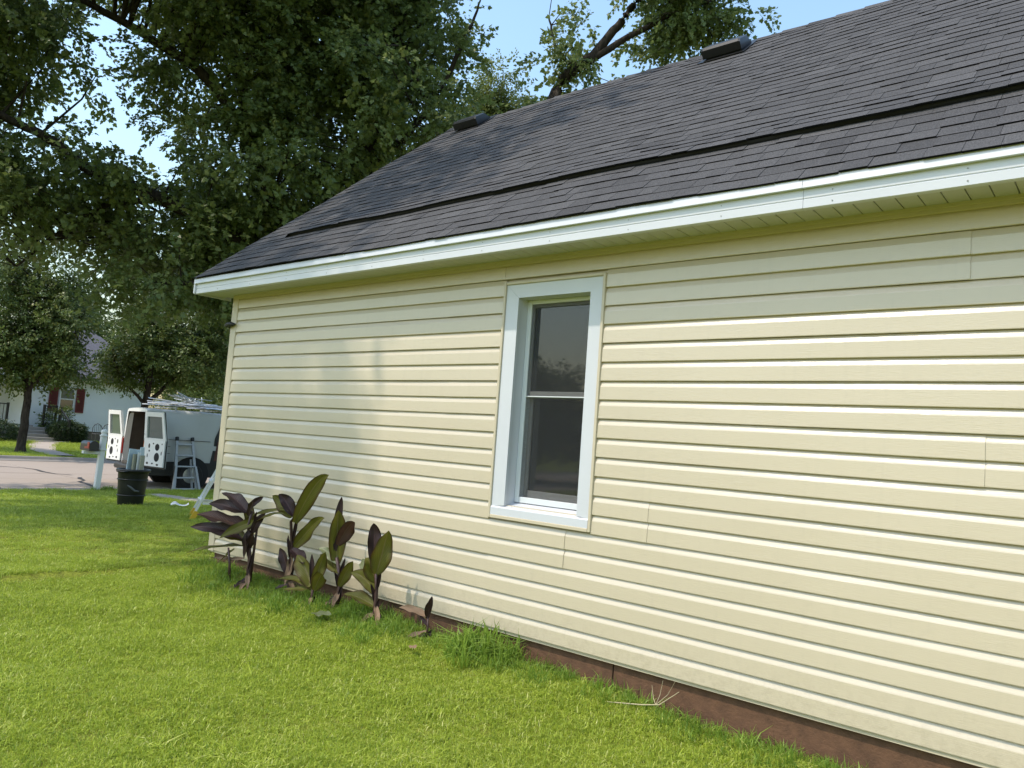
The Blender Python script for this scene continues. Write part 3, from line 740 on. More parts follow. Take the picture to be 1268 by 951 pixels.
maple_limbs = [
    [(-7.34, 7.05, g0(-7.3, 7), .42), (-7.5, 6.6, 2.33, .36), (-7.88, 6.03, 4.76, .32), (-8.33, 5.49, 6.38, .26), (-8.84, 5.18, 7.79, .2), (-9.29, 4.89, 9.39, .14), (-9.94, 4.43, 11.19, .1), (-10.31, 3.8, 13.05, .06)],
    [(-7.85, 6.05, 4.76, .19), (-8.55, 4.87, 5.51, .16), (-9.59, 3.4, 6.25, .14), (-10.29, 2.26, 6.59, .12), (-10.67, 1.36, 7.14, .10), (-11.01, .52, 7.43, .08), (-11.58, -.67, 8.14, .06)],
    [(-9.59, 3.4, 6.25, .08), (-10.25, 2.49, 5.93, .06), (-10.75, 1.76, 5.16, .04), (-11.19, 1.21, 4.36, .02)],
    [(-8.84, 5.18, 7.79, .15), (-9.33, 4.09, 9.25, .12), (-9.95, 2.99, 9.9, .1), (-10.38, 2.07, 10.25, .08), (-10.91, 1.07, 10.56, .05)],
    [(-7.5, 6.6, 2.33, .3), (-7.39, 6.77, 5.27, .26), (-7.35, 7.18, 7.99, .22), (-7.24, 7.52, 10.6, .17), (-7.05, 7.78, 12.16, .13), (-6.66, 8.01, 14.32, .08)],
    [(-7.24, 7.57, 10.2, .1), (-6.52, 7.79, 11.36, .08), (-6.34, 7.81, 12.58, .06)],
    [(-7.35, 7.24, 7.4, .12), (-6.44, 7.62, 8.58, .1), (-5.69, 7.88, 9.53, .07), (-5.11, 8.1, 10.88, .045), (-4.81, 8.24, 11.87, .02)],
    [(-7.85, 6.01, 5.14, .12), (-8.18, 4.76, 4.51, .08), (-8.58, 3.72, 4.3, .05), (-8.81, 3.21, 4.2, .03)]]
maple_env = [(-7.52, 7.11, 9.87, 3.02, 3.02), (-9.24, 4.96, 10.42, 2.74, 2.55), (-8.16, 5.31, 6.93, 2.07, 2.07), (-10.97, 1.71, 6.35, 2.14, 1.42), (-11.17, 1.0, 9.14, 1.58, 1.23), (-9.37, 3.7, 5.12, 1.64, 1.73), (-5.7, 7.88, 10.75, 1.18, 1.76), (-9.77, 3.0, 12.37, 4.82, 1.67), (-12.19, -.48, 7.69, 1.86, 3.22), (-9.3, 5.2, 4.6, 1.0, .9), (-7.56, 6.73, 6.87, 1.76, 1.57), (-7.07, 7.12, 13.31, 2.42, 1.61)]
def pix(q):
    d = Vector(q) - CAM; z = d.dot(F); return 634 + 944.04 * d.dot(cr) / z, 475.5 - 944.04 * d.dot(cu) / z
def opening(q):
    u, v_ = pix(q)
    return not ((108 < u < 152 and 322 < v_ < 430) or (88 < u < 128 and 405 < v_ < 466) or (52 < u < 152 and 468 < v_ < 545) or (18 < u < 150 and 490 < v_ < 560))
LB = np.array([q[:3] for q in maple_limbs[1]])
def off_limb(q):
    for i in range(2, 5):
        a, c_ = LB[i], LB[i + 1]; t = np.clip(np.dot(q - a, c_ - a) / np.dot(c_ - a, c_ - a), 0, 1); p = a + t * (c_ - a); cm = np.array(CAM)
        u = (p - cm) / np.linalg.norm(p - cm); w_ = q - cm; perp = np.linalg.norm(w_ - np.dot(w_, u) * u)
        if perp < .32 and np.dot(w_, u) < np.linalg.norm(p - cm) + .3: return False
    return True
make_tree('maple_tree', 'huge spreading maple with dark limbs rising beyond the end of the house', maple_limbs, maple_env + [(-11.6, .3, 10.0, 1.9, 1.5), (-11.3, 5.2, 6.0, 2.2, 1.7), (-9.9, 5.6, 5.6, 1.6, 1.5)], 780, 17, SP_MAPLE, 'maple', 11, .62, .26, keep=lambda q: off_limb(q) and opening(q))
back_limbs = [
    [(-5.0, 9.9, g0(-5, 10), .42), (-4.7, 9.95, 3.5, .34), (-4.3, 10.05, 7.4, .22), (-3.8, 10.18, 10.17, .15), (-3.11, 10.66, 11.12, .125), (-2.57, 11.01, 12.03, .10), (-2.11, 11.31, 12.88, .08), (-1.5, 11.68, 14.23, .06)],
    [(-3.26, 10.55, 10.91, .1), (-2.16, 11.13, 11.65, .07), (-1.19, 11.74, 12.27, .05), (-.09, 12.49, 12.7, .03)],
    [(-3.42, 10.44, 10.69, .06), (-3.81, 10.06, 11.21, .04), (-3.97, 9.85, 12.0, .02)]]
back_env = [(-3.6, 10.3, 11.5, .8, .7), (-3.9, 10.16, 10.31, .7, .36), (-1.39, 11.71, 12.3, 1.45, .7), (-.73, 12.21, 11.6, .65, .5), (.37, 12.91, 12.35, .59, .35), (-2.11, 11.25, 13.9, 2.42, .91), (-2.64, 11.09, 10.68, .4, .25), (-.7, 12.55, 11.1, .4, .16)]
make_tree('maple_tree', 'leaning maple with a bare dark limb showing above the roof ridge', back_limbs, back_env, 95, 13, SP_MAPLE, 'maple', 23, .42, .3)
make_tree('ash_tree', 'sunlit yellow green tree top peeping over the ridge between the two maples',
          [[(-13.4, 18.6, -.3, .35), (-13.5, 18.5, 8, .25), (-13.4, 18.5, 13, .14), (-13.3, 18.6, 16.2, .05)]],
          [(-13.49, 18.51, 15.5, 1.3, 1.5), (-12.83, 19.14, 14.5, 1.3, 1.0), (-14.14, 18.1, 13.9, 1.5, 1.5), (-13.4, 18.5, 11.5, 2.2, 2.2), (-11.6, 19.8, 13.3, 1.2, .9)], 200, 22, SP_OVAL, 'yellowleaf', 31, .55, .15, sscale=(.9, 1.5))
make_tree('street_tree', 'round street tree on the far verge before the white house',
          [[(-23.5, 5.7, g0(-23.5, 5.7), .17), (-23.55, 5.72, 1.0, .14), (-23.7, 5.75, 2.4, .12), (-24.0, 5.8, 4.5, .08), (-24.2, 5.8, 7.2, .03)],
           [(-23.7, 5.75, 2.0, .08), (-23.2, 6.4, 3.2, .05), (-23.0, 6.9, 4.4, .02)], [(-23.7, 5.75, 2.2, .08), (-24.6, 4.8, 3.4, .05), (-25.2, 4.3, 4.8, .02)]],
          [(-24.1, 5.8, 4.5, 2.2, 2.1), (-24.2, 5.6, 6.6, 1.7, 1.7), (-23.2, 6.7, 3.35, 1.2, .95), (-25.0, 4.8, 3.5, 1.6, 1.2), (-23.6, 7.0, 5.2, .9, 1.4)], 260, 17, SP_OVAL, 'pear', 41, .45, .3, sscale=(.8, 1.35), keep=opening)
make_tree('street_tree', 'dark street tree behind the parked van',
          [[(-24.3, 10.3, g0(-24.3, 10.3), .18), (-24.35, 10.3, 1.4, .15), (-24.4, 10.4, 3.0, .12), (-24.5, 10.5, 5.0, .08), (-24.4, 10.6, 7.6, .03)],
           [(-24.35, 10.3, 1.8, .09), (-24.2, 11.4, 3.2, .06), (-24.0, 12.2, 4.6, .02)], [(-24.35, 10.3, 1.9, .08), (-24.6, 9.3, 3.0, .05), (-24.8, 8.9, 3.9, .02)]],
          [(-24.5, 10.3, 4.6, 2.1, 1.8), (-24.4, 10.5, 6.4, 1.8, 1.8), (-23.8, 11.7, 4.1, 1.9, 1.5), (-24.9, 9.5, 3.5, 1.2, 1.05), (-23.6, 12.4, 5.6, 1.5, 2.0)], 280, 17, SP_OVAL, 'pear', 43, .45, .25, sscale=(.8, 1.35), keep=opening)
make_tree('maple_tree', 'tall maple in the side yard whose crown shades the corner of the house',
          [[(-8.2, -3.6, g0(-8, -3.6), .36), (-8.0, -3.5, 3, .3), (-7.4, -3.3, 6, .24), (-6.2, -3.0, 8.2, .17), (-4.4, -2.8, 9.6, .12), (-2.2, -2.4, 10.4, .07), (-.2, -1.6, 10.8, .03)],
           [(-7.4, -3.3, 6, .18), (-7.9, -3.6, 8.5, .13), (-8.2, -4, 11, .08), (-8.3, -4.2, 13, .04)],
           [(-5.4, -2.9, 8.8, .1), (-4.2, -1.2, 10, .07), (-2.6, .3, 11, .04)],
           [(-5.6, -2.9, 8.6, .09), (-3.6, -4.0, 9.6, .06), (-1.4, -4.7, 10.2, .03)]],
          [(-1.3, -4.7, 10.3, 1.75, .8), (-3.0, -4.4, 9.9, 1.6, .9), (-3.2, -3.2, 9.8, 2.1, 1.0), (-1.2, -2.4, 10.2, 1.9, .9), (-2.6, -.6, 10.9, 2.3, 1.0), (.4, -1.0, 10.9, 1.2, .7), (-6.5, -3.4, 10.5, 3.0, 2.0), (-8, -3.8, 8.5, 2.6, 2.0), (-8, -4, 12.5, 2.4, 1.6)], 300, 7, SP_MAPLE, 'maple', 57, .6, .38)

# ------------------------------------------------------------------ grass
def blades(n, h, wd, spread, seed, lean=.5, mat=0):
    r = np.random.default_rng(seed); V = []; Fc = []; L = []
    for i in range(n):
        p = np.array([r.normal(0, spread), r.normal(0, spread), -.01]); a = r.uniform(0, 6.28); l_ = abs(r.normal(0, lean)); H = h * r.uniform(.55, 1.15)
        d = np.array([math.cos(a), math.sin(a), 0]); sd = np.array([-d[1], d[0], 0]) * wd * r.uniform(.7, 1.2) * .5
        tw = r.uniform(-1, 1); sd2 = sd * math.cos(tw) + d * wd * .5 * math.sin(tw)
        m_ = p + d * l_ * H * .35 + np.array([0, 0, H * .6]); t_ = p + d * l_ * H * 1.1 + np.array([0, 0, H * (1 - .35 * min(1, l_))])
        b0 = len(V); V += [p - sd, p + sd, m_ + sd2 * .8, m_ - sd2 * .8, t_]; Fc += [(b0, b0 + 1, b0 + 2, b0 + 3), (b0 + 3, b0 + 2, b0 + 4)]; q = r.random(); L += [q, q]
    return ([tuple(q) for q in V], Fc, L, mat)
GR = [blades(24, .037, .0052, .030, 70 + i, 1.0) for i in range(5)]
GRF = [blades(30, .052, .0075, .075, 80 + i, 1.0) for i in range(3)]
GW = [blades(16, .10, .006, .03, 90 + i, .9, 1) for i in range(4)]
def inview(x, y, z, mg=.06):
    d = np.stack([x, y, z], 1) - np.array(CAM); zf = d @ np.array(F); u = d @ np.array(cr) / np.maximum(zf, .01); v_ = d @ np.array(cu) / np.maximum(zf, .01)
    return (zf > .3) & (np.abs(u) < .672 + mg) & (np.abs(v_) < .504 + mg), zf
gp, gr_, gs, gi_ = [], [], [], []
def addgrass(n, x0, x1, y0, y1, cond, s0, s1, ids):
    x = rng.uniform(x0, x1, n); y = rng.uniform(y0, y1, n); z = gz(x, y); ok, zf = inview(x, y, z, .12); ok &= cond(x, y, zf); x, y, z = x[ok], y[ok], z[ok]; k = len(x)
    fn = np.sin(x * 23 + 2 * np.sin(y * 11)) * np.cos(y * 27 + 2 * np.sin(x * 9)) + .6 * np.sin(x * 47 - y * 31) * np.cos(y * 53 + x * 17)
    kp = rng.random(k) < np.clip(.85 + .55 * fn, .25, 1); x, y, z, fn = x[kp], y[kp], z[kp], fn[kp]; k = len(x)
    pn = .5 + .5 * np.sin(x * 3.1 + 1.7 * np.sin(y * 2.3)) * np.cos(y * 2.7 + 1.3 * np.sin(x * 1.9))
    gp.append(np.stack([x, y, z], 1)); gr_.append(np.stack([rng.normal(0, .12, k), rng.normal(0, .12, k), rng.uniform(0, 6.28, k)], 1)); gs.append(rng.uniform(s0, s1, k) * (.8 + .35 * pn) * (1 + .22 * fn)); gi_.append(rng.choice(ids, k))
inhouse = lambda x, y: (x > .03) & (y > -.10 - .05 * np.sin(x * 6.1) * np.sin(x * 2.3))
addgrass(72000, -1, 7.5, -4.5, .05, lambda x, y, zf: (zf < 7.5) & ~inhouse(x, y), .75, 1.2, [0, 1, 2, 3, 4])
addgrass(32000, -6, 4, -4.5, 5, lambda x, y, zf: (zf >= 7.2) & ~inhouse(x, y) & (x > -4.5), .8, 1.25, [0, 1, 2, 3, 4])
addgrass(26000, -10.42, -4, -6, 6.5, lambda x, y, zf: ~((np.abs(y - (3.75 + .06 * (x + 9.4))) < .24) & (x < -4)), .8, 1.2, [5, 6, 7])
addgrass(30000, -31, -21.6, -1, 14, lambda x, y, zf: (zf < 60) & ~((np.abs(y - np.interp(-x, [22.6, 25, 26.8, 28.4, 29.6], [6.75, 6.95, 7.5, 8.2, 8.6])) < .5)), 1.1, 1.7, [5, 6, 7])
# longer uncut grass along the skirting
addgrass(2000, .1, 7.4, -.42, -.01, lambda x, y, zf: (rng.random(len(x)) < np.exp(y * -1) * np.exp(6 * y)) | (rng.random(len(x)) < .12), .55, 1.15, [8, 9, 10, 11])
addgrass(380, .6, 3.4, -.75, -.2, lambda x, y, zf: rng.random(len(x)) < .7, .6, 1.2, [8, 9, 10, 11])
addgrass(180, -10.9, -10.3, 2.9, 3.4, lambda x, y, zf: x > -10.44, .9, 1.5, [8, 9, 10, 11])
tag(scatter('grass', GR + GRF + GW, np.concatenate(gp), np.concatenate(gr_), np.concatenate(gs), np.concatenate(gi_), [MAT['grass'], MAT['weed']]), 'short bright green lawn grass', 'grass')

# weed clumps at the skirting
def weedclump(x, y, label, seed, n=70, rad=.16, hs=1.0):
    r = np.random.default_rng(seed); root = thing('weed_clump', (x, y, float(gz(x, y))), label, 'weed')
    W_ = [blades(9, .20, .013, .02, seed + i, 1.0) for i in range(3)]
    pts = np.stack([r.normal(0, rad, n), np.clip(r.normal(0, rad * .5, n), -1, -y - .03), np.zeros(n)], 1); sc_ = r.uniform(.5, 1.25, n) * hs * np.exp(-(pts[:, 0] / (rad * 2.2)) ** 2)
    scatter('blades', W_, pts, np.stack([r.normal(0, .25, n), r.normal(0, .25, n), r.uniform(0, 6.28, n)], 1), sc_, r.integers(0, 3, n), [MAT['weed']], root)
weedclump(3.98, -.22, 'lush clump of tall weeds at the skirting below the window', 501, 90, .2)
weedclump(2.75, -.25, 'low tuft of weeds between the last two tall cannas', 507, 45, .14, .7)

# ------------------------------------------------------------------ canna plants
def canna_leaf(b0, b1, wd, mat, parent, dy=0.0, sag=.1, face=(.75, -.6, .3), fold=.5, curl=.14, y0=0.0, ruf=.2, seed=0):
    """blade from (x,z) to (x,z) at depth y0 .. y0+dy, local coordinates"""
    r = np.random.default_rng(seed); a = Vector((b0[0], y0, b0[1])); c_ = Vector((b1[0], y0 + dy, b1[1])); L = (c_ - a).length
    fn = Vector(face).normalized(); d0 = (c_ - a).normalized(); side0 = d0.cross(fn).normalized(); nn = side0.cross(d0).normalized()
    ctl = (a + c_) / 2 + nn * (-sag) * L + Vector((0, 0, sag * .6 * L)); N, M_ = 12, 8; V = []; ac = []; al = []; ph = r.uniform(0, 6); twist = r.uniform(-1.1, 1.1); drp = r.uniform(.02, .20) * L; asym = r.uniform(-.25, .25)
    for i in range(N + 1):
        t = i / N; p = a * (1 - t) ** 2 + ctl * 2 * t * (1 - t) + c_ * t * t + Vector((0, 0, drp * (t * (1 - t) * 1.6 - .35 * t ** 4))); d = ((ctl - a) * (1 - t) + (c_ - ctl) * t).normalized()
        sd = d.cross(fn).normalized(); n_ = sd.cross(d).normalized()
        wloc = wd * .54 * (math.sin(math.pi * min(1, (.04 + .96 * t) ** .82)) ** .72 if t < 1 else 0); wloc = max(wloc, .003 * (1 - t) + .0006)
        tw = (t - .45) * twist; sd = sd * math.cos(tw) + n_ * math.sin(tw); n_ = sd.cross(d)
        for j in range(M_ + 1):
            u = j / M_ * 2 - 1
            V.append(p + sd * u * wloc * (1 + asym * u * math.sin(t * 3)) * math.cos(fold * abs(u)) + n_ * (abs(u) * wloc * math.sin(fold) - curl * u * u * wloc + ruf * wloc * abs(u) ** 2 * math.sin(t * 13 + ph + (1.7 if u > 0 else 0)) + .10 * wd * math.sin(t * 4.2 + ph)))
            ac.append(u); al.append(t * L)
    Fc = [(i * (M_ + 1) + j, (i + 1) * (M_ + 1) + j, (i + 1) * (M_ + 1) + j + 1, i * (M_ + 1) + j + 1) for i in range(N) for j in range(M_)]
    me = bpy.data.meshes.new('leaf'); me.from_pydata([tuple(q) for q in V], [], Fc); me.materials.append(MAT[mat]); me.polygons.foreach_set('use_smooth', [True] * len(Fc))
    q = me.attributes.new('across', 'FLOAT', 'POINT'); q.data.foreach_set('value', np.array(ac, dtype=np.float32)); q = me.attributes.new('along', 'FLOAT', 'POINT'); q.data.foreach_set('value', np.array(al, dtype=np.float32))
    return obj('leaf', me, parent)
def canna(y, stem, leaves, label, rad=.015, more=()):
    bx = stem[0][0]; bz = float(gz(bx, y)) - .02
    t = thing('canna_plant', (bx, y, bz), label, 'canna', 'purple leaved cannas in a row along the wall')
    P = [(0, 0, 0)] + [(x - bx, .012 * math.sin(i * 2), z - bz) for i, (x, z) in enumerate(stem)]
    MB().tube(P, [rad * 1.25] + [rad * (1.1 - .12 * i) for i in range(len(stem))], 8).build('stem', MAT['canna_stem'], t, True)
    for i, l_ in enumerate(leaves):
        x0, z0, x1, z1, wd, mt, dy, sag, face = l_
        canna_leaf((x0 - bx, z0 - bz), (x1 - bx, z1 - bz), wd * 1.10, mt, t, dy, sag, face, seed=int(1000 * abs(x1)) + i)
    for P2 in more: MB().tube([(q[0] - bx, q[2] - y, q[1] - bz) for q in P2], [rad * .9, rad * .8, rad * .6], 7).build('stem', MAT['canna_stem'], t, True)
    # clasping sheaths and a few withered basal leaves
    r = np.random.default_rng(int(bx * 777)); top = stem[-1][1] - bz; n_ = 3 if top > .25 else 1
    for k in range(n_):
        z0 = top * (.12 + .26 * k); sx = stem[min(1, len(stem) - 1)][0] - bx
        canna_leaf((sx * z0 / max(top, .01) + .006 * (-1) ** k, z0), (sx + .035 * (-1) ** k, z0 + top * .38), .05, 'canna_p', t, .02 * (-1) ** k, .05, (.75, -.62, .1), fold=1.0, seed=k + int(bx * 99))
    for k in range(n_ + 1):
        a = r.uniform(-2.9, .3); L = r.uniform(.10, .2); canna_leaf((0, .05 + .03 * k), (L * math.cos(a), .02), .045, 'canna_dry' if k % 2 else 'canna_p', t, L * math.sin(a), .3, (.3, -.3, 1), seed=k + int(bx * 55))
    return t
Fa, Fb, Fc_, Fd = (.75, -.62, .25), (.9, -.2, .5), (.4, -.85, .35), (.6, -.3, .9)
canna(-.42, [(1.381, -.056), (1.362, .18), (1.326, .417), (1.356, .552)], [
    (1.297, .536, .912, .688, .115, 'canna_p', -.06, .06, (.6, -.5, .8)), (1.240, .515, .784, .577, .125, 'canna_p', -.10, .12, (.6, -.55, .6)), (1.25, .41, .692, .459, .15, 'canna_r', -.16, .14, (.5, -.4, 1)),
    (1.29, .27, .653, .365, .135, 'canna_p', -.2, .16, (.5, -.6, .7)), (1.29, .278, .832, .328, .13, 'canna_g', -.10, .16, (.7, -.6, .4)), (1.26, .223, .492, .095, .075, 'canna_g', -.14, .24, (.4, -.2, 1)),
    (1.24, .475, 1.761, .618, .055, 'canna_g', .10, .12, (.5, -.5, .9)), (1.317, .581, 1.423, .689, .055, 'canna_p', .05, .05, Fa), (1.38, .449, 1.751, .586, .045, 'canna_g', .08, .12, (.5, -.4, 1)),
    (1.375, .36, 1.48, .556, .07, 'canna_p', .05, .05, Fa), (1.30, .12, .771, .066, .055, 'canna_dry', -.05, .2, (.4, -.3, 1)), (1.34, .38, 1.33, .14, .07, 'canna_p', -.03, -.05, Fc_),
    (1.36, .40, 1.02, .62, .09, 'canna_g', .10, .14, (.5, -.5, .6)), (1.39, .46, 1.16, .30, .10, 'canna_g', -.18, .2, (.6, -.7, .4)), (1.35, .22, 1.46, .38, .06, 'canna_p', -.04, .08, Fa), (1.13, .18, .95, .03, .06, 'canna_g', -.08, .25, (.4, -.3, 1)), (1.30, .50, 1.42, .66, .06, 'canna_p', -.05, .05, Fc_)],
    'bushy canna with broad purple leaves nearest the house corner', more=[[(1.33, -.1, -.36), (1.36, .2, -.37), (1.40, .5, -.38)], [(1.16, -.12, -.46), (1.15, .06, -.47), (1.12, .20, -.48)]])
canna(-.28, [(1.805, -.088), (1.79, .234), (1.761, .502), (1.796, .579)], [
    (1.800, .50, 2.142, .976, .135, 'canna_g', .05, .10, (.8, -.75, .1)), (1.765, .532, 1.517, .717, .115, 'canna_g', -.06, .12, (.5, -.75, .2)), (1.772, .548, 1.642, .747, .105, 'canna_p', -.08, .05, Fa),
    (1.780, .254, 2.142, .592, .115, 'canna_g', .06, .18, (.6, -.7, .35)), (1.785, .055, 1.688, .274, .085, 'canna_p', -.05, .1, Fc_), (1.794, .261, 2.112, .21, .10, 'canna_p', -.10, .42, (.45, -.5, .8)), (1.80, .20, 1.79, -.03, .06, 'canna_dry', -.03, .05, Fc_)],
    'tallest canna with a green topped leaf leaning toward the window')
canna(-.38, [(2.276, -.026), (2.265, .069)], [
    (2.264, .02, 1.963, .264, .13, 'canna_g', .04, .10, (.6, -.7, .3)), (2.249, .058, 2.222, .31, .04, 'canna_p', 0, .02, Fa), (2.28, .05, 2.36, .338, .095, 'canna_g', .03, .08, Fa),
    (2.30, .02, 2.465, .186, .11, 'canna_g', -.05, .12, Fa), (2.249, .03, 1.873, .065, .08, 'canna_g', -.08, .25, (.5, -.5, .8)), (2.253, .016, 1.978, -.015, .06, 'canna_g', -.10, .2, (.5, -.4, 1))],
    'short clustered canna low in front of the wall', .011)
canna(-.25, [(2.448, -.029), (2.435, .121), (2.395, .285)], [
    (2.36, .332, 2.356, .806, .065, 'canna_p', .02, .03, Fa), (2.385, .216, 2.372, .695, .14, 'canna_g', -.02, .04, (.8, -.6, .1)), (2.385, .385, 2.548, .612, .115, 'canna_r', .03, .08, (.8, -.55, .2)),
    (2.415, .243, 2.196, .343, .075, 'canna_pale', -.05, .14, (.5, -.7, .5)), (2.434, .159, 2.19, .29, .10, 'canna_g', -.02, .14, (.5, -.7, .4)), (2.45, .062, 2.568, .277, .09, 'canna_g', .02, .12, (.8, -.5, .3))],
    'canna with an upright pointed leaf spear and reddish side leaf')
canna(-.28, [(2.945, -.047), (2.929, .125), (2.923, .269)], [
    (2.886, .319, 2.866, .642, .105, 'canna_p', -.02, .03, (.7, -.7, .1)), (2.924, .241, 3.011, .579, .155, 'canna_g', .02, .06, (.85, -.5, .15)), (2.923, .175, 2.839, .369, .12, 'canna_g', -.05, .06, (.8, -.6, .2)),
    (2.926, .093, 2.678, .23, .11, 'canna_g', -.05, .16, (.5, -.75, .3)), (2.939, .0, 2.676, .057, .095, 'canna_g', -.10, .2, (.6, -.5, .7)), (2.80, .20, 2.614, .311, .07, 'canna_pale', .10, .1, (.5, -.8, .2))],
    'canna with four broad bronze leaves standing apart nearest the window')
canna(-.28, [(3.525, -.055), (3.511, .032)], [
    (3.512, .014, 3.545, .187, .05, 'canna_p', 0, .03, Fa), (3.507, .026, 3.276, .07, .06, 'canna_dry', -.06, .25, (.5, -.5, .8)), (3.528, -.04, 3.449, .034, .025, 'canna_p', -.02, .1, Fa)],
    'small canna seedling with one orange dried leaf', .007)
for (x, y, az, mt, lb, s_) in ((2.72, -.62, .3, 'canna_pale', 'pale fallen leaf lying in the grass before the cannas', .16), (3.72, -.62, -.6, 'canna_dry', 'brown fallen leaf on the lawn near the weeds', .10)):
    t = tag(canna_leaf((-.5 * s_, 0), (.5 * s_, .01), s_ * .45, mt, None, .03, .1, (0, -.1, 1), .2), lb, 'leaf'); t.name = 'fallen_leaf'; t.location = (x, y, float(gz(x, y)) + .055); t.rotation_euler = (.15, .1, az)
# dry stalks near the skirting
t = thing('dry_stalk', (5.35, -.22, float(gz(5.35, -.2))), 'dry forked straw stalk lying against the skirting', 'stalk')
MB().tube([(-.28, -.10, .03), (-.08, -.03, .05), (.02, 0, .07), (.12, .04, .16)], [.003, .004, .003, .0015], 5).build('stem', MAT['straw'], t)
for e_ in ((.10, .03, .22), (.02, .03, .2), (-.06, .05, .15)): MB().tube([(.0, -.005, .065), tuple(.6 * q for q in e_), e_], [.002, .0018, .001], 4).build('twig', MAT['straw'], t)


# ------------------------------------------------------------------ the street
# ---- van (local: rear bumper at y=0, front +y, near side +x)
VZ = -.385
VA = R(-8.6)
VM = Matrix.Translation((-12.32, 4.60, VZ)) @ Matrix.Rotation(VA, 4, 'Z')
van = thing('cargo_van', (-12.32, 4.60, VZ), 'pale grey cargo van with both rear doors swung open and a loaded roof', 'van', None, VA)
def vsec(hw_b, hw_m, hw_t, z0, zm, z1, rc=.14, n=5):
    P = [(hw_b, z0), (hw_m, zm)]
    for k in range(n + 1):
        a = k / n * math.pi / 2; P.append((hw_t - rc + rc * math.cos(a), z1 - rc * .8 + rc * .8 * math.sin(a)))
    P += [(hw_t * .5, z1 + .012), (0, z1 + .018)]
    return P + [(-x, z) for x, z in P[-2::-1]]
stations = [(0.02, .95, .985, .855, .52, 1.05, 1.93), (.10, .96, .99, .87, .50, 1.05, 1.95), (1.6, .97, .995, .88, .48, 1.05, 1.96), (2.9, .97, .995, .87, .48, 1.05, 1.95), (3.35, .97, .99, .82, .48, 1.05, 1.88), (3.62, .97, .985, .80, .48, 1.05, 1.62), (3.95, .96, .975, .80, .48, 1.02, 1.25), (4.25, .95, .96, .84, .48, .95, 1.10), (4.75, .90, .91, .80, .48, .85, .98)]
def shell(sts, inset=0.0):
    b = MB(); m_ = 0
    for (y, hb, hm, ht, z0, zm, z1) in sts:
        P = vsec(hb - inset, hm - inset, ht - inset, z0 + inset * .3, zm, z1 - inset); m_ = len(P); b.v += [(x, y, z) for x, z in P]
    for i in range(len(sts) - 1):
        for k in range(m_ - 1): a = i * m_ + k; b.f.append((a, a + 1, a + m_ + 1, a + m_))
    return b, m_
b, m_ = shell(stations); n = len(b.v); b.f.append(tuple(range(n - m_, n)))
body = b.build('body', MAT['vanwhite'], van, True)
b, m_ = shell([(st[0] if i else .03, *st[1:]) for i, st in enumerate(stations[:5])], .07); n = len(b.v); b.f.append(tuple(range(n - m_, n))); b.f = [f[::-1] for f in b.f]
b.build('cargo_lining', MAT['vanin'], van, True)
# rim round the rear opening
b = MB(); a_ = vsec(.95, .985, .855, .52, 1.05, 1.93); c_ = [(x * .915, min(z, 1.86) if z > 1 else z) for x, z in vsec(.95, .985, .855, .52, 1.05, 1.93)]
b.v += [(x, .018, z) for x, z in a_] + [(x, .022, z) for x, z in c_] + [(x, .16, z) for x, z in c_]; k_ = len(a_)
b.f += [(i, i + 1, i + 1 + k_, i + k_) for i in range(k_ - 1)] + [(i + k_, i + 1 + k_, i + 1 + 2 * k_, i + 2 * k_) for i in range(k_ - 1)]
b.build('rear_opening_frame', MAT['doorin'], van)
MB().box(-.90, .90, .02, 3.0, .50, .56).build('cargo_floor', MAT['vanin'], van)
MB().box(-1.0, 1.0, -.14, .02, .36, .50, .03).build('rear_bumper', MAT['blacktrim'], van)
for sx in (-1, 1):
    MB().box(*sorted((sx * .93, sx * 1.004)), .05, 4.3, .30, .66, .015).build('rocker_panel', MAT['blacktrim'], van)
    for wy in (1.16, 3.95):
        MB().tube([(sx * .80, wy, .36), (sx * 1.009, wy, .36)], [.44, .44], 24).build('wheel_arch', MAT['dark'], van)
        wl = MB().tube([(sx * .76, wy, .33), (sx * .79, wy, .33), (sx * .98, wy, .33), (sx * 1.018, wy, .33)], [.27, .335, .335, .29], 28).build('wheel', MAT['rubber'], van)
        MB().tube([(sx * 1.012, wy, .33), (sx * 1.022, wy, .33), (sx * 1.028, wy, .33)], [.20, .19, .08], 20).build('rim', MAT['chrome'], wl)
MB().box(-.88, .88, .1, 4.5, .28, .42).build('chassis', MAT['dark'], van)
# near side cargo door opening with maroon trim, window above
b = MB(); q = [(1.62, .62), (2.86, .62), (2.86, 1.84), (1.92, 1.84), (1.70, 1.30)]
xq = lambda z: 1.006 if z <= 1.05 else 1.006 - (z - 1.05) * .118
b.v += [(xq(z) + .002, y, z) for y, z in q] + [(xq(z) - .05, y, z) for y, z in q]
b.f += [(0, 1, 2, 3, 4)] + [(i, i + 5, (i + 1) % 5 + 5, (i + 1) % 5) for i in range(5)]
sd = b.build('side_door', MAT['blacktrim'], van)
MB().add([(xq(z) + .006, y, z) for y, z in ((1.70, .72), (2.78, .72), (2.78, 1.22), (1.76, 1.22))], [(0, 1, 2, 3)]).build('door_panel', MAT['maroon'], sd)
MB().add([(xq(z) + .006, y, z) for y, z in ((1.80, 1.28), (2.78, 1.28), (2.78, 1.76), (1.98, 1.76))], [(0, 1, 2, 3)]).build('window', MAT['palglass'], sd)
MB().box(1.008, 1.03, 1.82, 1.98, 1.13, 1.16, .005).build('handle', MAT['blacktrim'], sd)
MB().add([(xq(z) + .006, y, z) for y, z in ((3.0, 1.12), (3.75, 1.12), (3.42, 1.76), (3.0, 1.78))], [(0, 1, 2, 3)]).build('cab_window', MAT['palglass'], van)
MB().add([(-.74, 3.66, 1.60), (.74, 3.66, 1.60), (.80, 4.0, 1.24), (-.80, 4.0, 1.24)], [(0, 1, 2, 3)]).build('windscreen', MAT['palglass'], van)
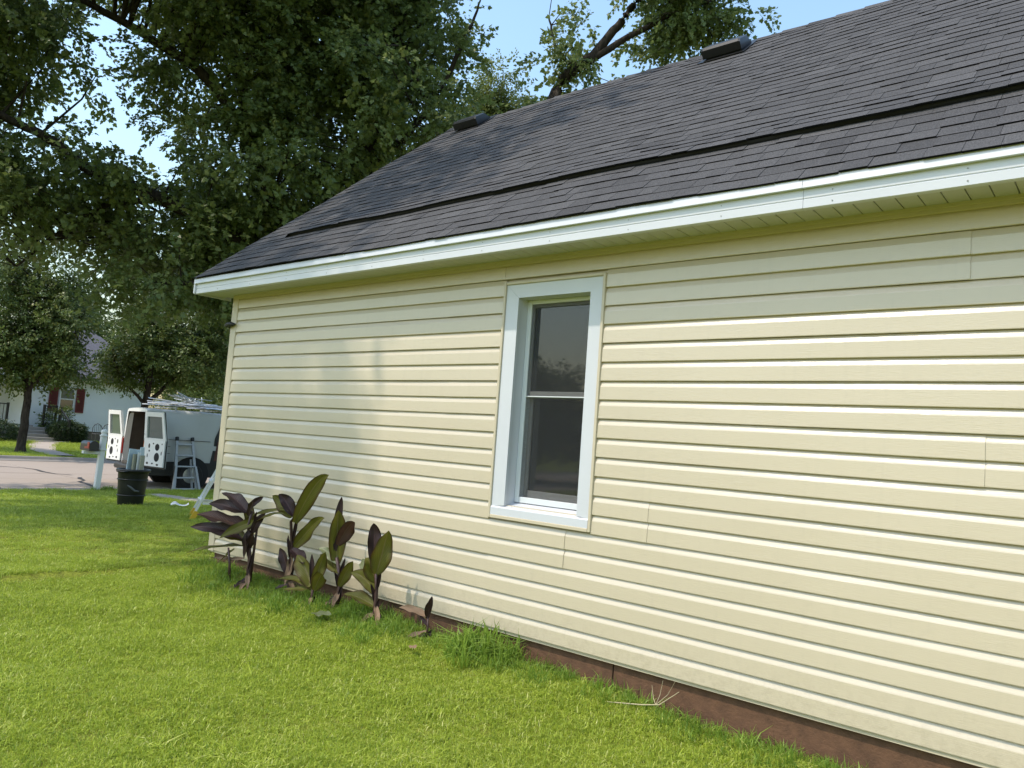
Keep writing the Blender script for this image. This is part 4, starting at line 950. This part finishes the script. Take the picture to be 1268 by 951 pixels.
# rear doors
def reardoor(sx, ang):
    d = obj('rear_door', None, van); d.location = (sx * .93, .0, .52); d.rotation_euler = (0, 0, ang)
    # local: x from hinge along the door, y inner side (+) / outer side (-)
    W_, H1, H2 = .86, .66, 1.34
    def slab(n, mt, q, y0, y1, par=d):
        k = len(q); tl = lambda z: .0 if z < H1 else (z - H1) * .13
        return MB().add([(x, y0 + tl(z), z) for x, z in q] + [(x, y1 + tl(z), z) for x, z in q], [tuple(range(k))] + [tuple(range(2 * k - 1, k - 1, -1))] + [(i, i + k, (i + 1) % k + k, (i + 1) % k) for i in range(k)]).build(n, MAT[mt], par)
    slab('outer_skin', 'vanwhite', [(.0, 0), (W_, 0), (W_, H1), (0, H1)], -.05, -.03)
    slab('edge_seal', 'blacktrim', [(-.012, -.01), (W_ + .012, -.01), (W_ + .012, H1), (-.012, H1)], -.03, -.014)
    slab('edge_seal', 'blacktrim', [(W_ - .03, H1), (W_ + .012, H1), (W_ - .05, H2 + .012), (W_ - .10, H2 + .012)], -.03, -.014)
    slab('inner_panel', 'doorin', [(.02, .03), (W_ - .02, .03), (W_ - .02, H1), (.02, H1)], -.014, .022)
    for q in ([(0, H1), (.10, H1), (.16, H2), (.07, H2)], [(W_ - .10, H1), (W_, H1), (W_ - .07, H2), (W_ - .15, H2)], [(.15, H2 - .11), (W_ - .14, H2 - .11), (W_ - .15, H2), (.16, H2)], [(.10, H1), (W_ - .10, H1), (W_ - .105, H1 + .05), (.105, H1 + .05)]):
        slab('window_frame', 'doorin', q, -.05, .02)
    slab('window', 'palglass', [(.10, H1 + .05), (W_ - .105, H1 + .05), (W_ - .145, H2 - .11), (.15, H2 - .11)], -.022, -.016)
    for (hx, hz, rx, rz) in ((.56, .50, .085, .085), (.57, .26, .10, .11)):
        MB().add([(hx + rx * math.cos(t), .0235, hz + rz * math.sin(t)) for t in np.linspace(0, 6.283, 17)[:-1]], [tuple(range(16))]).build('access_hole', MAT['dark'], d)
    for (hx, hz, rx, rz) in ((.24, .52, .035, .06), (.26, .40, .03, .025), (.2, .28, .02, .05), (.22, .10, .05, .03), (.42, .10, .04, .02), (.62, .08, .05, .025), (.74, .58, .02, .02), (.74, .36, .02, .05), (.40, .58, .03, .02)):
        MB().add([(hx + rx * math.cos(t), .0232, hz + rz * math.sin(t)) for t in np.linspace(0, 6.283, 9)[:-1]], [tuple(range(8))]).build('access_hole', MAT['blacktrim'], d)
    return d
# near door: hinge at +x, swung past square to the side; far door likewise on the other side
dR = reardoor(1, R(17)); dR.scale = (1, -1, 1)
dL = reardoor(-1, R(180 + 9)); dL.scale = (1, 1, 1)
MAT['lamp'] = simple('red_tail_lamp', (.32, .02, .015), .2)
MAT['seam'] = simple('dark_panel_gap', (.03, .03, .03), .8)
for sx in (-1, 1):
    MB().box(*sorted((sx * .895, sx * .972)), -.012, .03, .74, 1.16, .01).build('tail_lamp', MAT['lamp'], van)
    MB().box(*sorted((sx * .985, sx * .999)), .25, 1.58, 1.205, 1.215).build('side_crease', MAT['seam'], van)
MB().box(.985, 1.000, .42, .60, .86, .87).box(.985, 1.000, .42, .60, 1.03, 1.04).build('fuel_flap', MAT['seam'], van)
MB().box(-.86, -.55, .5, 2.4, .56, 1.5, .01).build('shelf_unit', MAT['wood'], van)
# load seen through the rear opening
tag(MB().box(-.55, .35, .3, .9, 0, .22, .01).xf(VM @ Matrix.Translation((.24, .02, .562))).build('crate', MAT['orange']), 'orange brown crate inside the open van', 'crate')
tag(MB().box(-.6, .2, 0, .8, 0, .5, .01).xf(VM @ Matrix.Translation((-.2, 1.22, .562))).build('crate', MAT['wood']), 'wooden crate deeper inside the van', 'crate')
# roof rack bars (part of van) and the load on it
for y in (.7, 1.9, 3.0):
    b = MB().bar((-.86, y, 2.015), (.86, y, 2.015), .03, .03)
    for sx in (-1, 1): b.bar((sx * .80, y, 1.93), (sx * .80, y, 2.015), .03, .03)
    b.build('rack_bar', MAT['alu'], van)
rr = random.Random(5)
for i in range(13):
    L = rr.uniform(.9, 2.3); a = rr.uniform(-.45, .45); cx_, cy_ = rr.uniform(-.45, .6), rr.uniform(1.0, 2.5); z = 2.035 + .011 * i
    M = VM @ Matrix.Translation((cx_, cy_, z)) @ Matrix.Rotation(a + math.pi / 2, 4, 'Z') @ Matrix.Rotation(rr.uniform(-.05, .05), 4, 'Y')
    b = MB(); w_ = rr.uniform(.06, .13)
    b.add([(-L / 2, -w_, .012), (-L / 2, 0, 0), (-L / 2, w_ * .6, .03), (0, -w_, .012 + rr.uniform(0, .02)), (0, 0, .01), (0, w_ * .6, .035), (L / 2, -w_, .012), (L / 2, 0, 0), (L / 2, w_ * .6, .03 + rr.uniform(0, .05))], [(0, 3, 4, 1), (1, 4, 5, 2), (3, 6, 7, 4), (4, 7, 8, 5)]).xf(M)
    tag(b.build('trim_offcut', MAT['white'] if i % 3 else MAT['chrome']), 'white painted trim offcut heaped on the van roof' if i % 3 else 'bare silver trim offcut heaped on the van roof', 'offcut', 'white offcuts on the van roof' if i % 3 else 'silver offcuts on the van roof')
wt_ = thing('wire_tangle', (-11.9, 5.75, VZ + 2.13), 'tangle of thin scrap wire on top of the van', 'wire')
b = MB(); rg = np.random.default_rng(9)
for k in range(9):
    P = [Vector(rg.normal(0, .16, 3)) * Vector((1, 1, .6)) if False else Vector((rg.normal(0, .2), rg.normal(0, .25), abs(rg.normal(0.08, .1)))) for _ in range(5)]; b.tube(P, .009, 4)
b.build('wire', MAT['chrome'], wt_); wt_.children[0]['kind'] = 'stuff'

# ---- folding ladder leaning on the van
lad = thing('folding_ladder', (-10.78, 5.33, float(gz(-10.6, 5.3)) + .02), 'grey aluminium folding ladder leaning on the side of the van', 'ladder')
lad.rotation_euler = (0, R(-13), 0)
H_ = 1.50
for s_ in (-1, 1):
    MB().bar((0, s_ * .30, .0), (0, s_ * .20, H_), .035, .06, (0, 1, 0)).build('rail', MAT['alu'], lad)
    MB().bar((.045, s_ * .38, -.03), (.045, s_ * .25, .80), .035, .055, (0, 1, 0)).build('outer_rail', MAT['alu'], lad)
    MB().box(.0, .08, s_ * .385 - .03, s_ * .385 + .03, -.05, .03, .008).build('foot', MAT['doorin'], lad)
    MB().box(-.04, .04, s_ * .20 - .035, s_ * .20 + .035, H_ - .05, H_ + .05, .01).build('hinge', MAT['blacktrim'], lad)
for k in range(5):
    z = .24 + k * .28; hw = .30 - .10 * z / H_; MB().bar((0, -hw, z), (0, hw, z), .05, .035, (0, 0, 1)).build('rung', MAT['alu'], lad)
# far leg of the ladder folded beneath it
for s_ in (-1, 1): MB().bar((-.12, s_ * .24, .0), (-.06, s_ * .18, 1.0), .03, .05, (0, 1, 0)).build('rear_rail', MAT['alu'], lad)

# ---- black bin and what stands in it
bin_ = thing('rubbish_bin', (-6.6, 2.1, float(gz(-6.6, 2.1)) + .0), 'black plastic rubbish bin standing on the lawn by the path', 'bin'); bin_.scale = (.86, .86, .94)
MB().lathe([(.0, .01), (.235, .0), (.245, .02), (.275, .40), (.292, .62), (.30, .64), (.33, .65), (.335, .69), (.318, .70), (.30, .695), (.285, .60), (.24, .05), (.0, .04)], 32).build('tub', MAT['binplastic'], bin_, True)
for a in (math.radians(118), math.radians(298)):
    b = MB(); d = Vector((math.cos(a), math.sin(a), 0)); tn_ = Vector((-d.y, d.x, 0))
    b.tube([d * .31 + tn_ * .10 + Vector((0, 0, .66)), d * .385 + tn_ * .09 + Vector((0, 0, .655)), d * .385 - tn_ * .09 + Vector((0, 0, .655)), d * .31 - tn_ * .10 + Vector((0, 0, .66))], .014, 6).build('handle', MAT['binplastic'], bin_)
for z in (.20, .50): MB().lathe([(.262 + z * .06, z - .012), (.275 + z * .06, z), (.262 + z * .06, z + .012)], 32).build('rib', MAT['binplastic'], bin_, True)
b = MB()
for k in range(5):
    t = -.32 + k * .12; b.box(.262, .292, t * .5 - .02, t * .5 + .03, .22 + .03 * math.sin(k * 2.2), .30 + .05 * math.cos(k * 1.7), .01)
b = MB().tube([(.268, -.12, .40), (.283, -.05, .36), (.285, .03, .30), (.270, .11, .29)], [.012, .02, .022, .012], 6); b.v = [tuple(Matrix.Rotation(math.radians(-18), 3, 'Z') @ Vector(q)) for q in b.v]
b.build('scuff_patch', simple('grey_scuffed_plastic', (.09, .10, .10), .6), bin_)
bz = float(gz(-6.6, 2.1)) + .04
for (dx, dy, w_, d_, top, ang, tl, mt, lb) in ((.06, -.13, .20, .015, .95, .5, .08, 'foamblue', 'pale blue panel offcut standing at the back of the bin'), (-.02, .02, .26, .015, .93, .4, -.05, 'foamblue', 'wide pale blue panel offcut in the bin'),
                                          (.10, -.06, .10, .03, .86, .55, .02, 'tan', 'short tan block between blue offcuts in the bin'), (.14, .05, .10, .03, .84, .45, .03, 'tan', 'second short tan block in the bin'),
                                          (.02, .17, .10, .02, .99, .5, -.10, 'foamblue', 'narrow tall blue strip leaning out of the bin'), (.12, .0, .06, .02, .89, .3, .02, 'postwhite', 'white strip standing in the bin'), (-.12, .05, .16, .02, .94, .45, .04, 'wood', 'brown wooden board standing in the bin')):
    M = Matrix.Translation((-6.6 + dx, 2.1 + dy, bz)) @ Matrix.Rotation(ang + math.pi / 2, 4, 'Z') @ Matrix.Rotation(tl, 4, 'Y')
    tag(MB().box(-w_ / 2, w_ / 2, -d_ / 2, d_ / 2, .25, top + .03, .003).xf(M).build('panel_offcut', MAT[mt]), lb, 'offcut')

# ---- mailbox on white post
mbx = thing('mailbox', (-10.40, 3.05, float(gz(-10.4, 3.05)) - .1), 'black mailbox with red flag on a leaning white post', 'mailbox')
mbx.rotation_euler = (R(-1.5), 0, 0)
pz = 1.48
MB().box(-.055, .055, -.055, .055, 0, 1.30, .006).build('post', MAT['postwhite'], mbx)
MB().lathe([(.078, 1.30), (.085, 1.31), (.085, 1.33), (.06, 1.345), (.058, 1.37), (.07, 1.39), (.072, 1.42), (.05, 1.455), (.0, 1.465)], 16).build('post_cap', MAT['postwhite'], mbx, True)
MB().box(-.08, .08, -.075, .075, .99, 1.03, .006).build('collar', MAT['postwhite'], mbx)
MB().box(-.05, .05, -.40, -.055, .90, .965, .005).build('arm', MAT['postwhite'], mbx)
b = MB(); pr = [(-.10, .0), (-.10, .13)] + [(-.10 * math.cos(t), .13 + .09 * math.sin(t)) for t in np.linspace(.25, 2.9, 8)] + [(.10, .13), (.10, 0)]
n = len(pr); b.v += [(-.32, -.24 + y, .97 + z) for y, z in pr] + [(.18, -.24 + y, .97 + z) for y, z in pr]; b.f += [(i, i + 1, i + n + 1, i + n) for i in range(n - 1)] + [tuple(range(n)), tuple(range(2 * n - 1, n - 1, -1)), (0, n, 2 * n - 1, n - 1)]
b.build('box', MAT['mailblack'], mbx)
MB().box(-.05, .17, -.355, -.342, 1.02, 1.06).box(.08, .17, -.356, -.341, 1.06, 1.16).build('flag', MAT['red'], mbx)

# ---- white stepladder half hidden by the corner, trim scrap on the grass
st = thing('stepladder', (-3.9, 1.86, float(gz(-3.9, 1.86))), 'white stepladder with a yellow foot showing past the house corner', 'ladder')
rd = Vector((.43, .903, 0)); dd = Vector((-.903, .43, 0))
for k, o_ in enumerate((Vector((0, 0, 0)), dd * .45)):
    MB().bar(o_ + Vector((0, 0, .06)), o_ + rd * .62 + Vector((0, 0, 1.45)), .02, .035).build('rail', MAT['postwhite'], st)
    MB().bar(o_ + rd * 1.15 + Vector((0, 0, .06)), o_ + rd * .66 + Vector((0, 0, 1.45)), .025, .045).build('rear_rail', MAT['postwhite'], st)
    MB().bar(o_ + Vector((0, 0, -.03)) - rd * .03, o_ + rd * .05 + Vector((0, 0, .12)), .045, .075).build('foot', MAT['yellow'], st)
    MB().bar(o_ + rd * .12 + Vector((0, 0, .25)), o_ + rd * 1.05 + Vector((0, 0, .25)), .02, .035).build('spreader', MAT['postwhite'], st)
for k in range(4):
    z = .3 + .3 * k; MB().bar(rd * .62 * (z - .06) / 1.39 + Vector((0, 0, z)), dd * .45 + rd * .62 * (z - .06) / 1.39 + Vector((0, 0, z)), .08, .02).build('step', MAT['postwhite'], st)
MB().bar(rd * .64 + Vector((0, 0, 1.46)), dd * .45 + rd * .64 + Vector((0, 0, 1.46)), .16, .03).build('top_cap', MAT['yellow'], st)
b = MB(); vs = []
for i in range(9):
    t = i / 8; x = -.24 + .48 * t; h = .03 + .10 * math.exp(-((t - .22) / .2) ** 2) + .07 * max(0, t - .82) / .18; w_ = .09 * (1 - .75 * t) + .015
    vs += [(x, -w_, h * .5), (x, 0, h + .015), (x, w_, h * .4)]
b.add(vs, [(3 * i + k, 3 * i + 3 + k, 3 * i + 4 + k, 3 * i + 1 + k) for i in range(8) for k in (0, 1)])
b.xf(Matrix.Translation((-5.85, 2.64, float(gz(-5.85, 2.64)) + .04)) @ Matrix.Scale(.62, 4) @ Matrix.Rotation(math.atan2(.903, .43), 4, 'Z'))
tag(b.build('trim_scrap', MAT['postwhite'], None, True), 'crumpled white trim scrap lying on the grass by the bin', 'scrap')

# ------------------------------------------------------------------ white house across the street
FX = -31.0; FZ = float(gz(FX, 9))
fh = thing('white_house', (FX, 8.1, FZ), 'white clapboard house with burgundy shutters across the street', 'house')
Y0, Y1 = 0.0, 5.4; ZE = 3.02 - FZ; ZF = .50 - FZ
b = MB(); k = 0; z = ZF
while z < ZE - .02:
    z1 = min(z + .105, ZE); b.add([(.016, Y0, z), (.016, Y1, z), (.003, Y1, z1), (.003, Y0, z1), (.0, Y0, z), (.0, Y1, z)], [(0, 1, 2, 3), (4, 5, 1, 0)]); z = z1
b.add([(0, Y0, ZF), (-8, Y0, ZF), (-8, Y0, ZE), (0, Y0, ZE), (0, Y1, ZF), (-8, Y1, ZF), (-8, Y1, ZE), (0, Y1, ZE)], [(0, 1, 2, 3), (5, 4, 7, 6), (1, 5, 6, 2)])
tag(b.build('wall', MAT['farwhite'], fh), kind='stuff')
MB().box(-8, -.02, Y0 + .02, Y1, -.3, ZF).build('foundation', MAT['stone'], fh)
MB().box(-.01, .022, Y0 - .06, Y0 + .06, ZF, ZE).build('corner_board', MAT['postwhite'], fh)
# hipped/gabled roof
b = MB(); b.add([(.45, Y0 - .5, ZE), (.45, Y1 + .4, ZE), (-8.4, Y1 + .4, ZE), (-8.4, Y0 - .5, ZE), (-3.6, Y0 + 2.2, ZE + 3.0), (-3.6, Y1 - 2.2, ZE + 3.0), (.45, Y0 - .5, ZE - .12), (.45, Y1 + .4, ZE - .12), (-8.4, Y0 - .5, ZE - .12), (-8.4, Y1 + .4, ZE - .12)],
            [(0, 1, 5, 4), (1, 2, 5), (2, 3, 4, 5), (3, 0, 4), (6, 7, 1, 0), (8, 6, 0, 3), (6, 8, 9, 7)])
rfh = b.build('roof', MAT['farroof'], fh)
MB().box(.45, .47, Y0 - .5, Y1 + .4, ZE - .13, ZE + .01).build('gutter', MAT['stone'], rfh)
MB().box(-5.6, -5.0, 3.2, 3.8, ZE + 1.0, ZE + 3.2).build('chimney', MAT['stone'], rfh)
def farwin(y0, y1, z0, z1, shut=True):
    w_ = obj('window', None, fh)
    for a, c_, e_, g_ in ((y0, y0 + .07, z0, z1), (y1 - .07, y1, z0, z1), (y0, y1, z1 - .10, z1), (y0 - .03, y1 + .03, z0 - .03, z0 + .05)): MB().box(.012, .055, a, c_, e_, g_).build('casing', MAT['postwhite'], w_)
    zm = (z0 + z1) / 2
    MB().box(.015, .05, y0 + .07, y1 - .07, zm - .025, zm + .025).build('sash_rail', MAT['postwhite'], w_)
    MB().box(.01, .03, y0 + .07, y1 - .07, zm + .025, z1 - .10).build('upper_pane', MAT['palglass'], w_); MB().box(.01, .024, y0 + .07, y1 - .07, z0 + .05, zm - .025).build('lower_pane', MAT['glass'], w_)
    if shut:
        for a in (y0 - .42, y1 + .05):
            s_ = MB().box(.016, .05, a, a + .37, z0 - .04, z1 + .0).build('shutter', MAT['shutter'], w_)
            for k in range(9): zz = z0 + .05 + k * (z1 - z0 - .1) / 9; MB().add([(.052, a + .05, zz), (.052, a + .32, zz), (.060, a + .32, zz + .07), (.060, a + .05, zz + .07)], [(0, 1, 2, 3), (3, 2, 1, 0)]).build('louvre', MAT['shutter'], s_)
farwin(1.30, 1.98, 1.38 - FZ, 2.48 - FZ)
# porch and steps left of the corner
MB().box(-2.2, 1.1, -3.2, .02, -.2, .66 - FZ, .01).build('porch_floor', MAT['stepconc'], fh)
MB().box(-2.3, -2.2, -3.2, 0, .6 - FZ, ZE).build('porch_wall', MAT['farwhite'], fh)
MB().box(-2.2, 1.2, -3.3, -.3, ZE - .5, ZE - .15).build('porch_beam', MAT['postwhite'], fh)
for y in (-3.1, -.35): MB().box(.9, 1.05, y, y + .15, .66 - FZ, ZE - .4).build('porch_post', MAT['postwhite'], fh)
for k in range(5): MB().box(1.1 + .27 * k, 1.1 + .27 * (k + 1) - .001, .02 - .9, 1.05, -.1, (.66 - FZ) - .135 * (k + .5), .012).build('step', MAT['stepconc'], fh)
def rail(a, c_, h, nb):
    r0 = obj('railing', None, fh); a = Vector(a); c_ = Vector(c_)
    MB().bar(a + Vector((0, 0, h)), c_ + Vector((0, 0, h)), .05, .05).build('top_rail', MAT['iron'], r0); MB().bar(a + Vector((0, 0, .1)), c_ + Vector((0, 0, .1)), .035, .035).build('bottom_rail', MAT['iron'], r0)
    for k in range(nb + 1): q = a.lerp(c_, k / nb); wd = .09 if k in (0, nb) else .022; MB().bar(q, q + Vector((0, 0, h + (.06 if wd > .05 else 0))), wd, wd).build('baluster', MAT['iron'], r0)
rail((1.0, -3.1, .66 - FZ), (1.0, -1.0, .66 - FZ), .85, 14); rail((1.0, .42, .66 - FZ), (1.0, .9, .66 - FZ), .88, 4)
rail((1.15, 1.02, .62 - FZ), (2.3, 1.02, .08), .85, 5)

def bush(name, loc, rx, ry, rz, label, n, mat='hedge', boxy=4.0, seed=1, ss=(.45, .8)):
    r = np.random.default_rng(seed); t = thing(name, loc, label, 'shrub')
    d = r.normal(0, 1, (n, 3)); d /= (np.abs(d) ** boxy).sum(1, keepdims=True) ** (1 / boxy); d *= r.uniform(.72, 1.0, (n, 1)); pts = d * np.array([rx, ry, rz]) + np.array([0, 0, rz]); pts = pts[pts[:, 2] > 0.0]
    o = pts - np.array([0, 0, rz]); rots = np.stack([r.normal(0, .6, len(pts)), -np.arctan2(o[:, 2], np.hypot(o[:, 0], o[:, 1])) * .7 + r.normal(0, .3, len(pts)), np.arctan2(o[:, 1], o[:, 0]) + r.normal(0, .4, len(pts))], 1)
    b = MB()
    for k in range(5): a = k * 1.26; b.tube([(0, 0, -.1), (rx * .25 * math.cos(a), ry * .25 * math.sin(a), rz * .7), (rx * .5 * math.cos(a), ry * .5 * math.sin(a), rz * 1.4)], [.03, .02, .01], 5)
    tag(b.build('stems', MAT['bark'], t), kind='stuff')
    scatter('foliage', SP_OVAL, pts, rots, r.uniform(*ss, len(pts)), r.integers(0, 4, len(pts)), [MAT[mat]], t)
gl = lambda x, y: float(gz(x, y))
bush('clipped_hedge', (-29.2, 9.25, gl(-29.2, 9.2)), .55, .66, .42, 'clipped dark hedge beside the porch steps', 2200, seed=3, ss=(.3, .5))
bush('loose_shrub', (-30.2, 9.15, gl(-30, 9)), .4, .5, .72, 'loose leafy shrub behind the clipped hedge', 220, 'pear', 2.2, 4, (.6, 1.0))
bush('clipped_hedge', (-28.6, 6.1, gl(-28.6, 6.1)), .6, .9, .38, 'low hedge in front of the far porch railing', 600, seed=5)
bush('lilac_shrub', (-28.2, 15.6, gl(-28, 15.6)), 1.3, 1.7, 1.5, 'tall rounded shrub at the end of the white house', 900, 'pear', 2.4, 6, (1.0, 1.7))
bush('lilac_shrub', (-27.4, 18.9, gl(-27, 18.9)), 1.4, 1.9, 1.7, 'biggest shrub on the far verge beyond the van', 1000, 'pear', 2.3, 7, (1.0, 1.7))
bush('lilac_shrub', (-26.6, 22.6, gl(-27, 22.6)), 1.4, 1.8, 1.3, 'lower shrub farther along the far verge', 800, 'pear', 2.3, 8, (1.0, 1.7))
bn = thing('garden_bench', (-29.6, 10.9, gl(-29.6, 10.9)), 'grey metal garden bench with arched backs by the white house', 'bench')
for y in (-.42, .02):
    MB().tube([(0, y, .45), (-.02, y, .72), (-.03, y + .07, .84), (-.03, y + .2, .90), (-.03, y + .33, .84), (-.02, y + .40, .72), (0, y + .40, .45)], .018, 6).build('arched_back', MAT['greyiron'], bn)
    for k in range(4): MB().tube([(-.005, y + .08 + k * .08, .47), (-.025, y + .08 + k * .08, .85)], .008, 5).build('back_bar', MAT['greyiron'], bn)
for k in range(4): MB().box(.02 + k * .11, .11 + k * .11, -.45, .45, .42, .445, .005).build('seat_slat', MAT['greyiron'], bn)
for x in (.02, .42):
    for y in (-.43, .43): MB().bar((x, y, -.05), (x, y, .44 if x > .1 else .5), .03, .03).build('leg', MAT['greyiron'], bn)

# ---- trees far down the block, behind the white house
ft = [(-17, -25, 2.6, 5.2), (-22, -23, 3, 6.0), (-12, -30, 3, 5.6), (-52, -2, 4.2, 9), (-58, 6, 4.8, 9), (-50, 27, 4.2, 7.5), (-62, 16, 4.0, 5.5), (-56, 31, 5, 11), (-48, 42, 5, 10), (-66, -12, 5.5, 12), (-44, 34, 4, 9), (-30, 44, 4.5, 10), (-70, 26, 6, 13), (-40, 56, 5, 11), (-60, 50, 6, 12)]
lbs = ['small tree across the back lawn, in the window reflection', 'spreading small tree at the lawn end behind the photographer', 'low tree at the far lawn boundary', 'rounded tree behind the far porch', 'broad tree behind the white house roof', 'full tree beyond the right end of the white house', 'tall tree rising far behind the white house', 'wide tree further down the block', 'dark tree standing at the block end', 'big tree far left behind the porch', 'medium tree beside the far side street', 'tree over the street past the van', 'largest hazy tree at the back of the block', 'tree past the bend of the street', 'far tree closing the block']
for i, (x, y, rad, h) in enumerate(ft):
    z0 = gl(x, y) - .1
    make_tree('shade_tree', lbs[i], [[(x, y, z0, .3), (x + .1, y, h * .3, .24), (x - .1, y + .1, h * .6, .15), (x, y, h * .92, .04)]],
              [(x, y, h * .60, rad, h * .32), (x + rad * .3, y - rad * .3, h * .8, rad * .6, h * .18), (x - rad * .2, y + rad * .4, h * .45, rad * .8, h * .2)], 120, 16, SP_FAR, 'pear', 100 + i, 1.0, .2, sscale=(1.3, 2.1))
